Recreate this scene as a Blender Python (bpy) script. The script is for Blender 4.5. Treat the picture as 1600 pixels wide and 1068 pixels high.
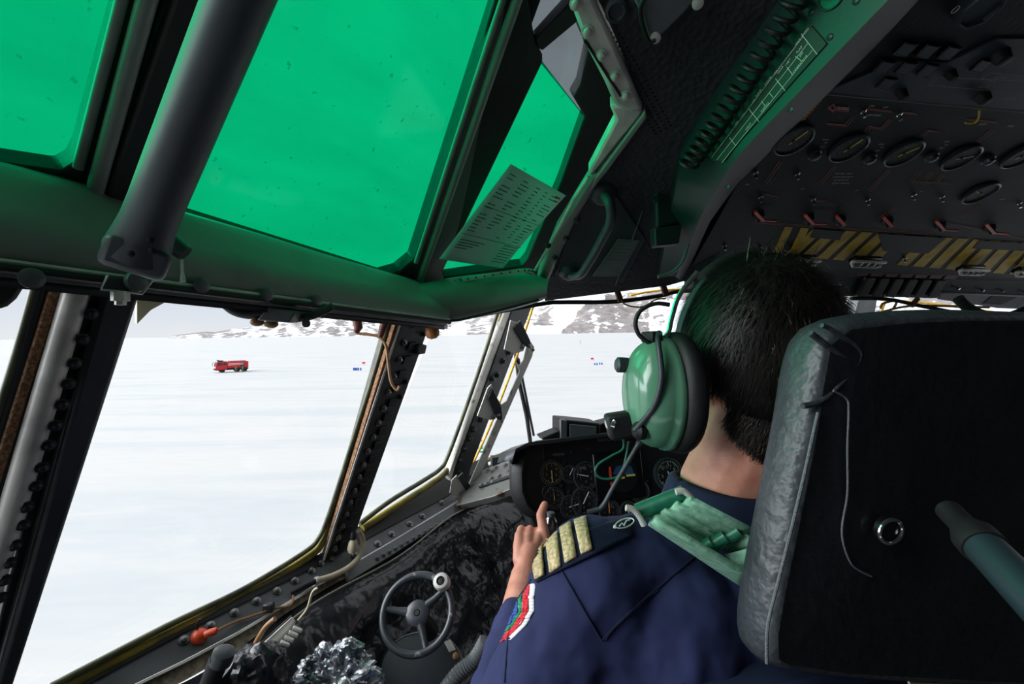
import bpy, bmesh, math, random
from mathutils import Vector as V, Matrix, noise
for o in list(bpy.data.objects): bpy.data.objects.remove(o, do_unlink=True)
SC = bpy.context.scene
random.seed(7)
# ------------------------------------------------------------------ camera
FOC = 711.0
CAM = V((0, 0, 9.5))
_p, _a = math.radians(1.13), -0.0127
_f = V((0, math.cos(_p), -math.sin(_p))); _r0 = V((1, 0, 0)); _u0 = V((0, math.sin(_p), math.cos(_p)))
_r = _r0*math.cos(_a) + _u0*math.sin(_a); _u = _u0*math.cos(_a) - _r0*math.sin(_a)
cd = bpy.data.cameras.new('camera'); cam = bpy.data.objects.new('camera', cd)
SC.collection.objects.link(cam); SC.camera = cam
cd.sensor_width = 36; cd.lens = 36*FOC/1600; cd.clip_start = 0.02; cd.clip_end = 60000
m3 = Matrix((_r, _u, -_f)).transposed()
cam.matrix_world = Matrix.Translation(CAM) @ m3.to_4x4()
# ------------------------------------------------------------------ light
def lin(c):
    c = c/255.0
    return c/12.92 if c <= .04045 else ((c+.055)/1.055)**2.4
def S(r, g, b): return (lin(r), lin(g), lin(b), 1)
W = bpy.data.worlds.new('sky'); SC.world = W; W.use_nodes = True
nt = W.node_tree; bg = nt.nodes['Background']
tc = nt.nodes.new('ShaderNodeTexCoord'); sx = nt.nodes.new('ShaderNodeSeparateXYZ'); rp = nt.nodes.new('ShaderNodeValToRGB')
nt.links.new(tc.outputs['Generated'], sx.inputs[0]); nt.links.new(sx.outputs['Z'], rp.inputs[0]); nt.links.new(rp.outputs[0], bg.inputs[0])
e = rp.color_ramp.elements
e[0].position = 0.0; e[0].color = (.86, .885, .92, 1); e[1].position = .5; e[1].color = (.92, .94, .97, 1)
k_ = e.new(.06); k_.color = (.76, .81, .90, 1)
k_ = e.new(.16); k_.color = (.86, .885, .925, 1)
bg.inputs[1].default_value = 1.0
# hazy overcast: glow added out of view at the left brightens the cabin
GD = V((-.93, -.16, .34)).normalized()
vm = nt.nodes.new('ShaderNodeVectorMath'); vm.operation = 'DOT_PRODUCT'; vm.inputs[1].default_value = GD
nt.links.new(tc.outputs['Generated'], vm.inputs[0])
mr = nt.nodes.new('ShaderNodeMapRange'); mr.interpolation_type = 'SMOOTHSTEP'; mr.inputs[1].default_value = .70; mr.inputs[2].default_value = 1.0; mr.inputs[3].default_value = 1.0; mr.inputs[4].default_value = 11.0
nt.links.new(vm.outputs['Value'], mr.inputs[0])
GD2 = V((.85, -.2, .25)).normalized()
nt.links.new(mr.outputs[0], bg.inputs[1])
sun = bpy.data.lights.new('sun', 'SUN'); sun.energy = 0.5; sun.angle = .25; sun.color = (1, .96, .9)
so = bpy.data.objects.new('sun', sun); SC.collection.objects.link(so)
so.rotation_euler = V((-.55, .75, .62)).to_track_quat('Z', 'Y').to_euler()
vs = SC.view_settings; vs.view_transform = 'Standard'; vs.look = 'None'; vs.exposure = 0.0; vs.gamma = 1; vs.use_curve_mapping = False
SC.cycles.transparent_max_bounces = 12; SC.cycles.max_bounces = 8; SC.cycles.diffuse_bounces = 4

# ------------------------------------------------------------------ frames
Z = V((0, 0, 1))
def ray(x, y): return _f + _r*((x-800)/FOC) + _u*((534-y)/FOC)
def U(x, y, d): return CAM + ray(x, y)*d
def pix(P):
    q = P-CAM; d = q.dot(_f); return (800+FOC*q.dot(_r)/d, 534-FOC*q.dot(_u)/d, d)
class Pl:
    def __init__(s, p, n):
        s.p = V(p); s.n = V(n).normalized()
        if s.n.dot(CAM-s.p) < 0: s.n = -s.n
    def at(s, x, y, off=0):
        r = ray(x, y); t = (s.p + s.n*off - CAM).dot(s.n)/r.dot(s.n); return CAM + r*t
def plane3(a, b, c): return Pl(a, (b-a).cross(c-a))
th = math.radians(29)
FW = V((math.sin(th), math.cos(th), 0)); RW = V((math.cos(th), -math.sin(th), 0))
def A(lat, fwd, z): return CAM + RW*lat + FW*fwd + Z*z
WP = Pl(A(-.70, 0, .07), RW*.52 - Z*.13)                 # side window row
EP = Pl(A(-.72, 0, .10), RW - Z)                         # eyebrow windows
ph = math.radians(-14)
FO = V((math.sin(ph), math.cos(ph), 0)); LO = V((-math.cos(ph), math.sin(ph), 0))   # aircraft forward / left
WFP = Pl(CAM+V((0, 1.62, 0)), -FO*1.0 - Z*.25)           # windshield
FO2 = (FO - Z*.45).normalized()
OP = Pl(CAM+FO*1.0+Z*.10, LO.cross(FO2))                 # overhead panel
IP = Pl(U(950, 750, 1.16), -FO + Z*.22)                  # instrument panel
SP = Pl(WP.at(280, 980), (WP.at(640, 790)-WP.at(280, 980)).cross(RW - Z*.75))     # sill
_e1 = EP.at(700, 430); E2 = plane3(_e1, U(825, 415, 1.15), EP.at(790, 0))
GP = plane3(U(850, 440, 1.12), U(1040, 440, 1.08), U(950, 0, .60))    # quilted liner

# ------------------------------------------------------------------ materials
MT = {}
def mat(name, col, rough=.5, metal=0.0, col2=None, ns=8.0, lo=.4, hi=.6, bump=0.0, bs=60.0, detail=4.0, coat=0.0, spec=.5, emit=None, bdist=.002, wave=False):
    m = bpy.data.materials.new(name); m.use_nodes = True; t = m.node_tree; b = t.nodes['Principled BSDF']
    b.inputs['Base Color'].default_value = col; b.inputs['Roughness'].default_value = rough; b.inputs['Metallic'].default_value = metal
    b.inputs['Coat Weight'].default_value = coat; b.inputs['Specular IOR Level'].default_value = spec
    co = t.nodes.new('ShaderNodeTexCoord')
    if col2:
        n = t.nodes.new('ShaderNodeTexNoise'); n.inputs['Scale'].default_value = ns; n.inputs['Detail'].default_value = detail
        r = t.nodes.new('ShaderNodeValToRGB'); r.color_ramp.elements[0].position = lo; r.color_ramp.elements[1].position = hi
        r.color_ramp.elements[0].color = col; r.color_ramp.elements[1].color = col2
        t.links.new(co.outputs['Object'], n.inputs['Vector']); t.links.new(n.outputs['Fac'], r.inputs[0]); t.links.new(r.outputs[0], b.inputs['Base Color'])
    if bump:
        n2 = t.nodes.new('ShaderNodeTexVoronoi' if wave else 'ShaderNodeTexNoise'); n2.inputs['Scale'].default_value = bs
        bp = t.nodes.new('ShaderNodeBump'); bp.inputs['Strength'].default_value = bump; bp.inputs['Distance'].default_value = bdist
        t.links.new(co.outputs['Object'], n2.inputs['Vector']); t.links.new(n2.outputs[0], bp.inputs['Height']); t.links.new(bp.outputs[0], b.inputs['Normal'])
    MT[name] = m; return m
def glass(name, col, gl=.05, mix=.92, dirt=0):
    m = bpy.data.materials.new(name); m.use_nodes = True; t = m.node_tree
    t.nodes.remove(t.nodes['Principled BSDF']); o = t.nodes['Material Output']
    col = tuple(math.sqrt(c) for c in col[:3])+(1,)   # light crosses both faces of a pane
    a = t.nodes.new('ShaderNodeBsdfTransparent'); a.inputs[0].default_value = col
    g = t.nodes.new('ShaderNodeBsdfGlossy'); g.inputs['Roughness'].default_value = gl
    x = t.nodes.new('ShaderNodeMixShader'); x.inputs[0].default_value = 1-mix
    t.links.new(a.outputs[0], x.inputs[1]); t.links.new(g.outputs[0], x.inputs[2]); t.links.new(x.outputs[0], o.inputs[0])
    if dirt:
        co = t.nodes.new('ShaderNodeTexCoord'); mp = t.nodes.new('ShaderNodeMapping'); mp.inputs['Scale'].default_value = (3, 3, 12)
        n = t.nodes.new('ShaderNodeTexNoise'); n.inputs['Scale'].default_value = 1.5; n.inputs['Detail'].default_value = 6
        r = t.nodes.new('ShaderNodeValToRGB'); r.color_ramp.elements[0].position = .3; r.color_ramp.elements[1].position = .7
        r.color_ramp.elements[0].color = tuple(c*.90 for c in col[:3])+(1,); r.color_ramp.elements[1].color = col
        v = t.nodes.new('ShaderNodeTexNoise'); v.inputs['Scale'].default_value = 75; v.inputs['Detail'].default_value = 3
        r2 = t.nodes.new('ShaderNodeValToRGB'); r2.color_ramp.elements[0].position = .24; r2.color_ramp.elements[1].position = .31
        r2.color_ramp.elements[0].color = (.68, .68, .68, 1); r2.color_ramp.elements[1].color = (1, 1, 1, 1)
        mu = t.nodes.new('ShaderNodeMix'); mu.data_type = 'RGBA'; mu.blend_type = 'MULTIPLY'; mu.inputs[0].default_value = 1
        t.links.new(co.outputs['Object'], mp.inputs[0]); t.links.new(mp.outputs[0], n.inputs['Vector']); t.links.new(co.outputs['Object'], v.inputs['Vector'])
        t.links.new(n.outputs['Fac'], r.inputs[0]); t.links.new(v.outputs['Fac'], r2.inputs[0])
        t.links.new(r.outputs[0], mu.inputs[6]); t.links.new(r2.outputs[0], mu.inputs[7]); t.links.new(mu.outputs[2], a.inputs[0])
    MT[name] = m; return m
glass('clear_glass', (.97, .985, .985, 1), .02, .975)
glass('green_film', (.001, .56, .21, 1), .08, .99, 1)
glass('green_film_light', (.004, .70, .36, 1), .08, .985, 1)
glass('grey_reflection', (.21, .24, .26, 1), .08, .95, 1)  # grey tint imitates the windshield reflected in the green glass
glass('clear_plastic', (.45, .47, .48, 1), .12, .8)
mat('dark_paint', S(54, 60, 66), .42, 0, S(36, 42, 46), 9, .4, .7, .25, 90)
mat('panel_grey', S(96, 100, 103), .4, .1, S(62, 66, 70), 14, .45, .75, .15, 70)
mat('ledge_paint', S(128, 138, 132), .42, 0, S(104, 110, 106), 10, .5, .8, .25, 40, bdist=.004)
mat('tube_paint', S(62, 70, 76), .5, 0, S(52, 58, 63), 8, .4, .7, .1, 40)
mat('frame_dark', S(38, 42, 42), .55, 0, S(26, 30, 30), 12, .4, .7, .3, 120)
mat('black_rubber', S(22, 23, 25), .55, 0, S(14, 15, 16), 20, .4, .6, .15, 200)
mat('black_gloss', S(14, 15, 17), .25)
mat('bolt_metal', S(150, 152, 152), .3, .7, S(80, 80, 80), 30)
mat('bolt_dark', S(52, 55, 58), .35, .4)
mat('silver', S(214, 212, 206), .36, .15, S(150, 150, 146), 18, .4, .75, .08, 40)
mat('silver_worn', S(200, 198, 190), .42, .1, S(110, 100, 88), 40, .58, .75, .1, 60)
mat('chrome', S(215, 215, 215), .15, .95)
mat('cork', S(176, 134, 98), .9, 0, S(120, 88, 66), 260, .4, .6, .6, 400)
mat('olive_gasket', S(86, 90, 60), .45, 0, S(54, 58, 44), 30)
mat('yellow_gasket', S(150, 136, 40), .45, 0, S(78, 76, 40), 26, .35, .65)
mat('bright_yellow', S(226, 178, 30), .45, 0, S(190, 140, 20), 40)
mat('cream_frame', S(236, 226, 180), .5)
mat('foam_beige', S(150, 142, 122), .9, 0, S(96, 88, 74), 90, .35, .7, .7, 300)
mat('cream_hose', S(196, 186, 158), .45)
mat('brown_wire', S(150, 110, 70), .5); mat('dark_red', S(90, 40, 30), .5); mat('orange_plastic', S(214, 78, 40), .35, 0, S(190, 60, 30), 60)
mat('amber', S(190, 120, 60), .4)
mat('vinyl', S(44, 46, 50), .24, 0, S(32, 34, 37), 12, .4, .6, .6, 26, bdist=.012)
mat('stitch', S(130, 126, 116), .8)
mat('liner', S(46, 50, 54), .7, 0, S(34, 37, 41), 6, .4, .6, .8, 110, wave=True, bdist=.002)
mat('shell', S(40, 43, 46), .8, 0, S(30, 32, 34), 4)
mat('beam_paint', S(17, 42, 42), .42, 0, S(14, 36, 36), 10, .4, .7, .12, 160)
mat('panel_black', S(14, 19, 24), .6, 0, S(10, 14, 18), 7, .4, .7, .2, 200)
mat('panel_slate', S(54, 64, 72), .5, 0, S(38, 46, 52), 9, .4, .7, .2, 200)
mat('placard', S(20, 24, 24), .5); mat('white_print', S(205, 210, 200), .6); mat('pink_print', S(190, 120, 110), .6); mat('dim_print', S(130, 135, 130), .6)
mat('legend_glass', S(70, 78, 88), .35)
mat('hazard_yellow', S(214, 180, 40), .55, 0, S(180, 150, 36), 20); mat('hazard_orange', S(214, 140, 40), .55)
mat('red_handle', S(225, 60, 55), .35); mat('needle_yellow', S(225, 200, 110), .5); mat('needle_white', S(220, 225, 225), .5)
mat('gauge_face', S(20, 22, 24), .4); mat('gauge_green', S(34, 54, 44), .4); mat('gauge_ring', S(70, 78, 84), .3, .5)
mat('paper', S(225, 232, 232), .8)
_m = MT['paper'].node_tree; _b = _m.nodes['Principled BSDF']; _t = _m.nodes.new('ShaderNodeBsdfTranslucent'); _t.inputs[0].default_value = (.55, .60, .62, 1); _x = _m.nodes.new('ShaderNodeMixShader'); _x.inputs[0].default_value = .55
_m.links.new(_b.outputs[0], _x.inputs[1]); _m.links.new(_t.outputs[0], _x.inputs[2]); _m.links.new(_x.outputs[0], _m.nodes['Material Output'].inputs[0])
mat('stub', S(225, 232, 232), .8); mat('ink', S(50, 54, 60), .8); mat('red_ink', S(170, 60, 70), .8)
mat('skin', S(196, 140, 118), .5, 0, S(178, 116, 98), 40, .35, .7, .25, 260, spec=.4, bdist=.001)
mat('hair', S(18, 15, 14), .45, 0, S(26, 22, 20), 30, spec=.35)
mat('hair_grey', S(98, 84, 70), .42)
mat('navy', S(42, 48, 86), .85, 0, S(36, 41, 76), 5, .4, .7, .25, 900, bdist=.0006, spec=.25)
mat('navy_dark', S(24, 32, 56), .85, 0, S(30, 38, 64), 20, bump=.2, bs=600, spec=.25, bdist=.0006)
mat('gold_braid', S(204, 184, 142), .55, .1, S(160, 138, 96), 300, .4, .6, .5, 500, bdist=.001)
mat('strap_green', S(138, 186, 160), .85, 0, S(108, 160, 134), 120, .4, .6, .6, 500, bdist=.001)
mat('roller_green', S(26, 104, 78), .4, 0, S(20, 90, 68), 100)
mat('headset_green', S(92, 142, 116), .18, 0, S(84, 134, 108), 12, coat=.4)
mat('leather', S(58, 62, 67), .42, 0, S(46, 50, 55), 14, .4, .7, .9, 85, bdist=.003)
mat('leather_rear', S(26, 28, 33), .5, 0, S(20, 22, 27), 10, .4, .7, .5, 75, bdist=.003)
mat('leather_seam', S(96, 100, 104), .5, bump=.6, bs=900, bdist=.002)
mat('teal_tube', S(32, 48, 52), .4, 0, S(112, 120, 118), 12, .56, .62)
mat('foil', S(190, 195, 200), .22, .6, S(96, 102, 112), 20, .4, .6, .6, 40, bdist=.01)
mat('patch_white', S(226, 228, 230), .8); mat('patch_red', S(210, 34, 52), .8); mat('patch_green', S(20, 140, 92), .8); mat('patch_blue', S(44, 78, 160), .8); mat('patch_yellow', S(220, 190, 40), .8)
mat('truck_red', S(190, 22, 34), .35); mat('truck_glass', S(40, 44, 52), .1); mat('truck_white', S(235, 235, 235), .5); mat('tyre', S(24, 24, 26), .8)
mat('lamp_white', S(250, 235, 200), .3); mat('coverall', S(96, 92, 70), .8); mat('drum_blue', S(52, 96, 168), .5); mat('flag_red', S(205, 50, 70), .6); mat('flag_green', S(20, 160, 110), .6)
mat('screen_blue', S(40, 80, 120), .4); mat('screen_orange', S(226, 130, 40), .5); mat('screen_red', S(230, 60, 40), .5)

# ------------------------------------------------------------------ mesh builder
def unit(v): v = V(v); return v.normalized()
def perp(n):
    n = unit(n); a = Z if abs(n.z) < .9 else V((1, 0, 0)); x = n.cross(a).normalized(); return x, n.cross(x).normalized()
def cr(P, n=8, closed=False):
    P = [V(p) for p in P]; out = []; m = len(P)
    if m < 3 and not closed: return P
    for i in range(m if closed else m-1):
        g = lambda k: P[k % m] if closed else P[max(0, min(m-1, k))]
        a, b, c, d = g(i-1), g(i), g(i+1), g(i+2)
        for j in range(n):
            t = j/n; out.append(.5*((2*b)+(c-a)*t+(2*a-5*b+4*c-d)*t*t+(3*b-a-3*c+d)*t**3))
    if not closed: out.append(P[-1])
    return out
class MB:
    def __init__(s): s.v = []; s.f = []; s.mi = []; s.cur = 0
    def add(s, vs, fs):
        o = len(s.v); s.v += [V(p) for p in vs]; s.f += [[i+o for i in f] for f in fs]; s.mi += [s.cur]*len(fs); return s
    def prism(s, P, n, t):
        n = unit(n); P = [V(p) for p in P]; k = len(P)
        return s.add(P+[p-n*t for p in P], [list(range(k)), list(range(2*k-1, k-1, -1))]+[[i, (i+1) % k, k+(i+1) % k, k+i] for i in range(k)])
    def box(s, c, a, b, d):
        c, a, b, d = V(c), V(a), V(b), V(d)
        vs = [c+a*i+b*j+d*k for i in (-1, 1) for j in (-1, 1) for k in (-1, 1)]
        return s.add(vs, [[0, 1, 3, 2], [4, 6, 7, 5], [0, 4, 5, 1], [2, 3, 7, 6], [0, 2, 6, 4], [1, 5, 7, 3]])
    def lathe(s, c, ax, prof, n=20, x=None, sx=1, sy=1):
        ax = unit(ax); X, Y = perp(ax)
        if x is not None: X = (V(x)-ax*V(x).dot(ax)).normalized(); Y = ax.cross(X)
        vs = []; fs = []
        for r, h in prof:
            for i in range(n):
                a = 2*math.pi*i/n; vs.append(V(c)+ax*h+X*(r*math.cos(a)*sx)+Y*(r*math.sin(a)*sy))
        m = len(prof)
        for j in range(m-1):
            for i in range(n): fs.append([j*n+i, j*n+(i+1) % n, (j+1)*n+(i+1) % n, (j+1)*n+i])
        fs.append(list(range(n))[::-1]); fs.append([(m-1)*n+i for i in range(n)])
        return s.add(vs, fs)
    def cyl(s, c, ax, r, h, n=18): return s.lathe(c, ax, [(r, 0), (r, h)], n)
    def tube(s, P, r, n=8, closed=False):
        P = [V(p) for p in P]; m = len(P); vs = []; fs = []
        rr = r if isinstance(r, (list, tuple)) else [r]*m
        pv = None
        for i in range(m):
            a = P[(i-1) % m] if (closed or i > 0) else P[i]; b = P[(i+1) % m] if (closed or i < m-1) else P[i]
            d = (b-a).normalized()
            if pv is None: X, _ = perp(d)
            else: X = (pv-d*pv.dot(d)).normalized()
            pv = X; Y = d.cross(X)
            for k in range(n):
                an = 2*math.pi*k/n; vs.append(P[i]+X*(rr[i]*math.cos(an))+Y*(rr[i]*math.sin(an)))
        for j in range(m if closed else m-1):
            for k in range(n): fs.append([j*n+k, j*n+(k+1) % n, ((j+1) % m)*n+(k+1) % n, ((j+1) % m)*n+k])
        if not closed: fs.append(list(range(n))[::-1]); fs.append([(m-1)*n+k for k in range(n)])
        return s.add(vs, fs)
    def ell(s, c, a, b, d, nu=20, nv=12):
        vs = []; fs = []
        for j in range(nv+1):
            t = math.pi*j/nv
            for i in range(nu):
                p = 2*math.pi*i/nu; vs.append(V(c)+V(a)*(math.sin(t)*math.cos(p))+V(b)*(math.sin(t)*math.sin(p))+V(d)*math.cos(t))
        for j in range(nv):
            for i in range(nu): fs.append([j*nu+i, j*nu+(i+1) % nu, (j+1)*nu+(i+1) % nu, (j+1)*nu+i])
        return s.add(vs, fs)
    def cap(s, a, b, ra, rb, n=16):      # tapered capsule
        a, b = V(a), V(b); d = (b-a); L = d.length; d.normalize(); pr = []
        for k in range(6): t = math.pi/2*k/5; pr.append((max(ra*math.sin(t), .0004), -ra*math.cos(t)))
        for k in range(6): t = math.pi/2*k/5; pr.append((max(rb*math.cos(t), .0004), L+rb*math.sin(t)))
        return s.lathe(a, d, pr, n)
    def grid(s, g):
        nu = len(g); nv = len(g[0]); vs = [p for row in g for p in row]
        return s.add(vs, [[i*nv+j, (i+1)*nv+j, (i+1)*nv+j+1, i*nv+j+1] for i in range(nu-1) for j in range(nv-1)])
    def seg(s, a, b, w, h, n): # bar lying on a surface of normal n
        a, b = V(a), V(b); d = (b-a); q = unit(n); x = d.cross(q).normalized()
        return s.box((a+b)/2+q*h/2, d/2, x*w/2, q*h/2)
    def build(s, name, m, parent=None, bev=0, smooth=None, sub=0, solid=0, fixn=True, label=None):
        me = bpy.data.meshes.new(name)
        lo = V([min(p[i] for p in s.v) for i in range(3)]); hi = V([max(p[i] for p in s.v) for i in range(3)])
        c = V(((lo.x+hi.x)/2, (lo.y+hi.y)/2, lo.z))
        me.from_pydata([p-c for p in s.v], [], s.f)
        ms = m if isinstance(m, (list, tuple)) else [m]
        for x in ms: me.materials.append(MT[x])
        if len(ms) > 1: me.polygons.foreach_set('material_index', s.mi)
        if fixn:
            b = bmesh.new(); b.from_mesh(me); bmesh.ops.recalc_face_normals(b, faces=b.faces); b.to_mesh(me); b.free()
        for p in me.polygons: p.use_smooth = True
        me.set_sharp_from_angle(angle=math.radians(38 if smooth is None else smooth))
        o = bpy.data.objects.new(name, me); SC.collection.objects.link(o)
        o.location = c
        if parent: o.parent = parent; o.location = c-V(WL[parent.name])
        WL[o.name] = tuple(c)
        if bev:
            q = o.modifiers.new('bevel', 'BEVEL'); q.width = bev; q.segments = 2; q.limit_method = 'ANGLE'; q.angle_limit = math.radians(35)
        if solid: q = o.modifiers.new('solid', 'SOLIDIFY'); q.thickness = solid; q.offset = -1
        if sub: q = o.modifiers.new('sub', 'SUBSURF'); q.levels = sub; q.render_levels = sub
        if label: o['label'] = label
        return o
WL = {}
def thing(name, label, cat, loc, group=None, kind=None):
    o = bpy.data.objects.new(name, None); SC.collection.objects.link(o); o.location = loc; o.empty_display_size = .05
    WL[o.name] = tuple(loc); return tag(o, label, cat, group, kind)
def tag(o, label=None, cat=None, group=None, kind=None):
    if label: o['label'] = label
    if cat: o['category'] = cat
    if group: o['group'] = group
    if kind: o['kind'] = kind
    return o
def struct(o): o['kind'] = 'structure'; return o
def sthing(name, loc): return thing(name, None, None, loc, kind='structure')
def PP(pl, pts, off=0): return [pl.at(x, y, off) for x, y in pts]
_tc = {}
def text(mb, s, org, xd, yd, size, lift=0.0004):
    """letters as real thin meshes on a surface, starting at org"""
    if s not in _tc:
        c = bpy.data.curves.new('t', 'FONT'); c.body = s; c.size = 1; c.extrude = 0.0
        o = bpy.data.objects.new('t', c); SC.collection.objects.link(o)
        dg = bpy.context.evaluated_depsgraph_get(); me = bpy.data.meshes.new_from_object(o.evaluated_get(dg))
        _tc[s] = ([v.co.copy() for v in me.vertices], [list(p.vertices) for p in me.polygons])
        bpy.data.objects.remove(o); bpy.data.meshes.remove(me); bpy.data.curves.remove(c)
    vs, fs = _tc[s]; xd, yd = unit(xd), unit(yd); n = xd.cross(yd)
    if n.dot(CAM-V(org)) < 0: n = -n
    mb.add([V(org)+xd*(v.x*size)+yd*(v.y*size)+n*lift for v in vs], fs)

exec_parts = []
# ================================================================== OUTSIDE
def outside():
    # snow field
    m = bpy.data.materials.new('snow'); m.use_nodes = True; t = m.node_tree; b = t.nodes['Principled BSDF']; MT['snow'] = m
    b.inputs['Roughness'].default_value = .75; b.inputs['Specular IOR Level'].default_value = .2
    co = t.nodes.new('ShaderNodeTexCoord')
    def ns(sc, rot, lo, hi, c0, c1, det=6):
        mp = t.nodes.new('ShaderNodeMapping'); mp.inputs['Scale'].default_value = sc; mp.inputs['Rotation'].default_value = (0, 0, rot)
        n = t.nodes.new('ShaderNodeTexNoise'); n.inputs['Scale'].default_value = 1; n.inputs['Detail'].default_value = det; n.inputs['Distortion'].default_value = .6
        r = t.nodes.new('ShaderNodeValToRGB'); r.color_ramp.elements[0].position = lo; r.color_ramp.elements[1].position = hi
        r.color_ramp.elements[0].color = c0; r.color_ramp.elements[1].color = c1
        t.links.new(co.outputs['Object'], mp.inputs[0]); t.links.new(mp.outputs[0], n.inputs['Vector']); t.links.new(n.outputs['Fac'], r.inputs[0]); return r.outputs[0]
    a = ns((.035, .2, 1), .3, .36, .56, (.84, .88, .905, 1), (.96, .955, .955, 1))
    c = ns((.5, 1.6, 1), .35, .3, .62, (.95, .965, .975, 1), (1, 1, 1, 1))
    mu = t.nodes.new('ShaderNodeMix'); mu.data_type = 'RGBA'; mu.blend_type = 'MULTIPLY'; mu.inputs[0].default_value = 1
    SN = .53
    a_ = t.nodes.new('ShaderNodeMix'); a_.data_type = 'RGBA'; a_.blend_type = 'MULTIPLY'; a_.inputs[0].default_value = 1; a_.inputs[7].default_value = (SN, SN, SN*1.0, 1)
    t.links.new(a, mu.inputs[6]); t.links.new(c, mu.inputs[7]); t.links.new(mu.outputs[2], a_.inputs[6]); t.links.new(a_.outputs[2], b.inputs['Base Color'])
    g = MB(); g.box((0, 14000, -2), (26000, 0, 0), (0, 26000, 0), (0, 0, 2)); struct(g.build('snow_field', 'snow'))
    # mountains : height fields at their real distance
    m = bpy.data.materials.new('rock_snow'); m.use_nodes = True; t = m.node_tree; b = t.nodes['Principled BSDF']; MT['rock_snow'] = m
    b.inputs['Roughness'].default_value = .9; b.inputs['Specular IOR Level'].default_value = .1
    at = t.nodes.new('ShaderNodeAttribute'); at.attribute_name = 'rock'; co = t.nodes.new('ShaderNodeTexCoord')
    n = t.nodes.new('ShaderNodeTexNoise'); n.inputs['Scale'].default_value = .011; n.inputs['Detail'].default_value = 9; n.inputs['Roughness'].default_value = .7
    n2 = t.nodes.new('ShaderNodeTexNoise'); n2.inputs['Scale'].default_value = .02; n2.inputs['Detail'].default_value = 6
    t.links.new(co.outputs['Object'], n.inputs['Vector']); t.links.new(co.outputs['Object'], n2.inputs['Vector'])
    s1 = t.nodes.new('ShaderNodeMath'); s1.operation = 'ADD'; t.links.new(n.outputs['Fac'], s1.inputs[0]); t.links.new(at.outputs['Fac'], s1.inputs[1])
    r = t.nodes.new('ShaderNodeValToRGB'); r.color_ramp.elements[0].position = .97; r.color_ramp.elements[1].position = 1.04
    r.color_ramp.elements[0].color = (.84, .87, .93, 1); r.color_ramp.elements[1].color = S(150, 144, 142)
    t.links.new(s1.outputs[0], r.inputs[0])
    r2 = t.nodes.new('ShaderNodeValToRGB'); r2.color_ramp.elements[0].color = (.62, .62, .68, 1); r2.color_ramp.elements[1].color = (1, .98, .95, 1); r2.color_ramp.elements[0].position = .35; r2.color_ramp.elements[1].position = .65
    t.links.new(n2.outputs['Fac'], r2.inputs[0])
    mx = t.nodes.new('ShaderNodeMix'); mx.data_type = 'RGBA'; mx.blend_type = 'MULTIPLY'
    rm = t.nodes.new('ShaderNodeMapRange'); rm.inputs[1].default_value = .97; rm.inputs[2].default_value = 1.04; t.links.new(s1.outputs[0], rm.inputs[0]); t.links.new(rm.outputs[0], mx.inputs[0])
    t.links.new(r.outputs[0], mx.inputs[6]); t.links.new(r2.outputs[0], mx.inputs[7]); t.links.new(mx.outputs[2], b.inputs['Base Color'])
    def ip(tab, x):
        for (a, u), (c, w) in zip(tab, tab[1:]):
            if x <= c: return u+(w-u)*max(0, (x-a))/(c-a)
        return tab[-1][1]
    def range_(name, prof, rock, D, depth, label, x0, x1, nx, ny=26, base=None):
        g = []; rk = []
        for i in range(nx+1):
            x = x0+(x1-x0)*i/nx; yt = ip(prof, x); row = []; 
            for j in range(ny+1):
                t_ = j/ny
                r_ = ray(x, 520); h = V((r_.x, r_.y, 0)); d = D+depth*t_
                if t_ <= .7: z = 1
                top = ray(x, yt); hz = max(0, 9.5+top.z*(D+depth*.7))
                s = min(1, t_/.7)
                q = h*d
                f = s**.8 if t_ <= .7 else 1-(t_-.7)/.3*1.2
                z = hz*f
                if 0 < t_ and t_ < .68: z += hz*.22*(noise.fractal(V((q.x/depth*5, q.y/depth*5, 1.3)), 1.0, 2.0, 5))*math.sin(math.pi*t_/.7)
                row.append(V((q.x, q.y, z-1)))
                rk.append(rock(x, s))
            g.append(row)
        o = MB().grid(g).build(name, 'rock_snow', fixn=False, smooth=180)
        a = o.data.attributes.new('rock', 'FLOAT', 'POINT')
        for i_, v_ in enumerate(rk): a.data[i_].value = v_
        struct(o); return o
    nz = lambda x, s, k=1: noise.fractal(V((x/14.0, s*3, k)), 1, 2, 4)
    range_('mountain', [(262, 526.5), (275, 523), (300, 520), (320, 517.5), (335, 518.5), (360, 514), (400, 510), (420, 507), (440, 502), (480, 494), (520, 491), (560, 489), (600, 487), (640, 492), (700, 505), (720, 518)],
           lambda x, s: .485+.16*nz(x, s)+(.12 if s > .55 and x < 360 else 0), 4300, 2600, '', 262, 720, 150)
    def rk2(x, s):
        v = .15
        if 718+(1-s)*0 < x < 790 and s < .97: v = .50 if x > 728-s*4 else .2
        if 820 < x < 868 and .15 < s < .75: v = .52
        e_ = 875+70*min(1, s/.62)
        if x > e_: v = .58 if s < .75 else .38
        if x > 1015 and s < .5: v = .4
        return v+.16*nz(x, s, 3)
    range_('mountain', [(690, 516), (712, 506), (725, 500), (740, 496), (780, 488), (830, 470), (860, 458), (900, 448), (960, 444), (1040, 436), (1100, 440), (1200, 450), (1330, 455), (1420, 452), (1500, 462), (1700, 470)],
           rk2, 3600, 3400, '', 690, 1700, 260, 34)
    # fire truck
    def ground(x, y): r_ = ray(x, y); t_ = -CAM.z/r_.z; return CAM+r_*t_
    P0 = ground(362, 580.5)
    root = thing('fire_truck', 'red airfield fire truck parked far out on the snow', 'truck', P0)
    fx = unit(V((-.74, -.67, 0))); sy = unit(V((-fx.y, fx.x, 0))); L = 7.6
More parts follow.
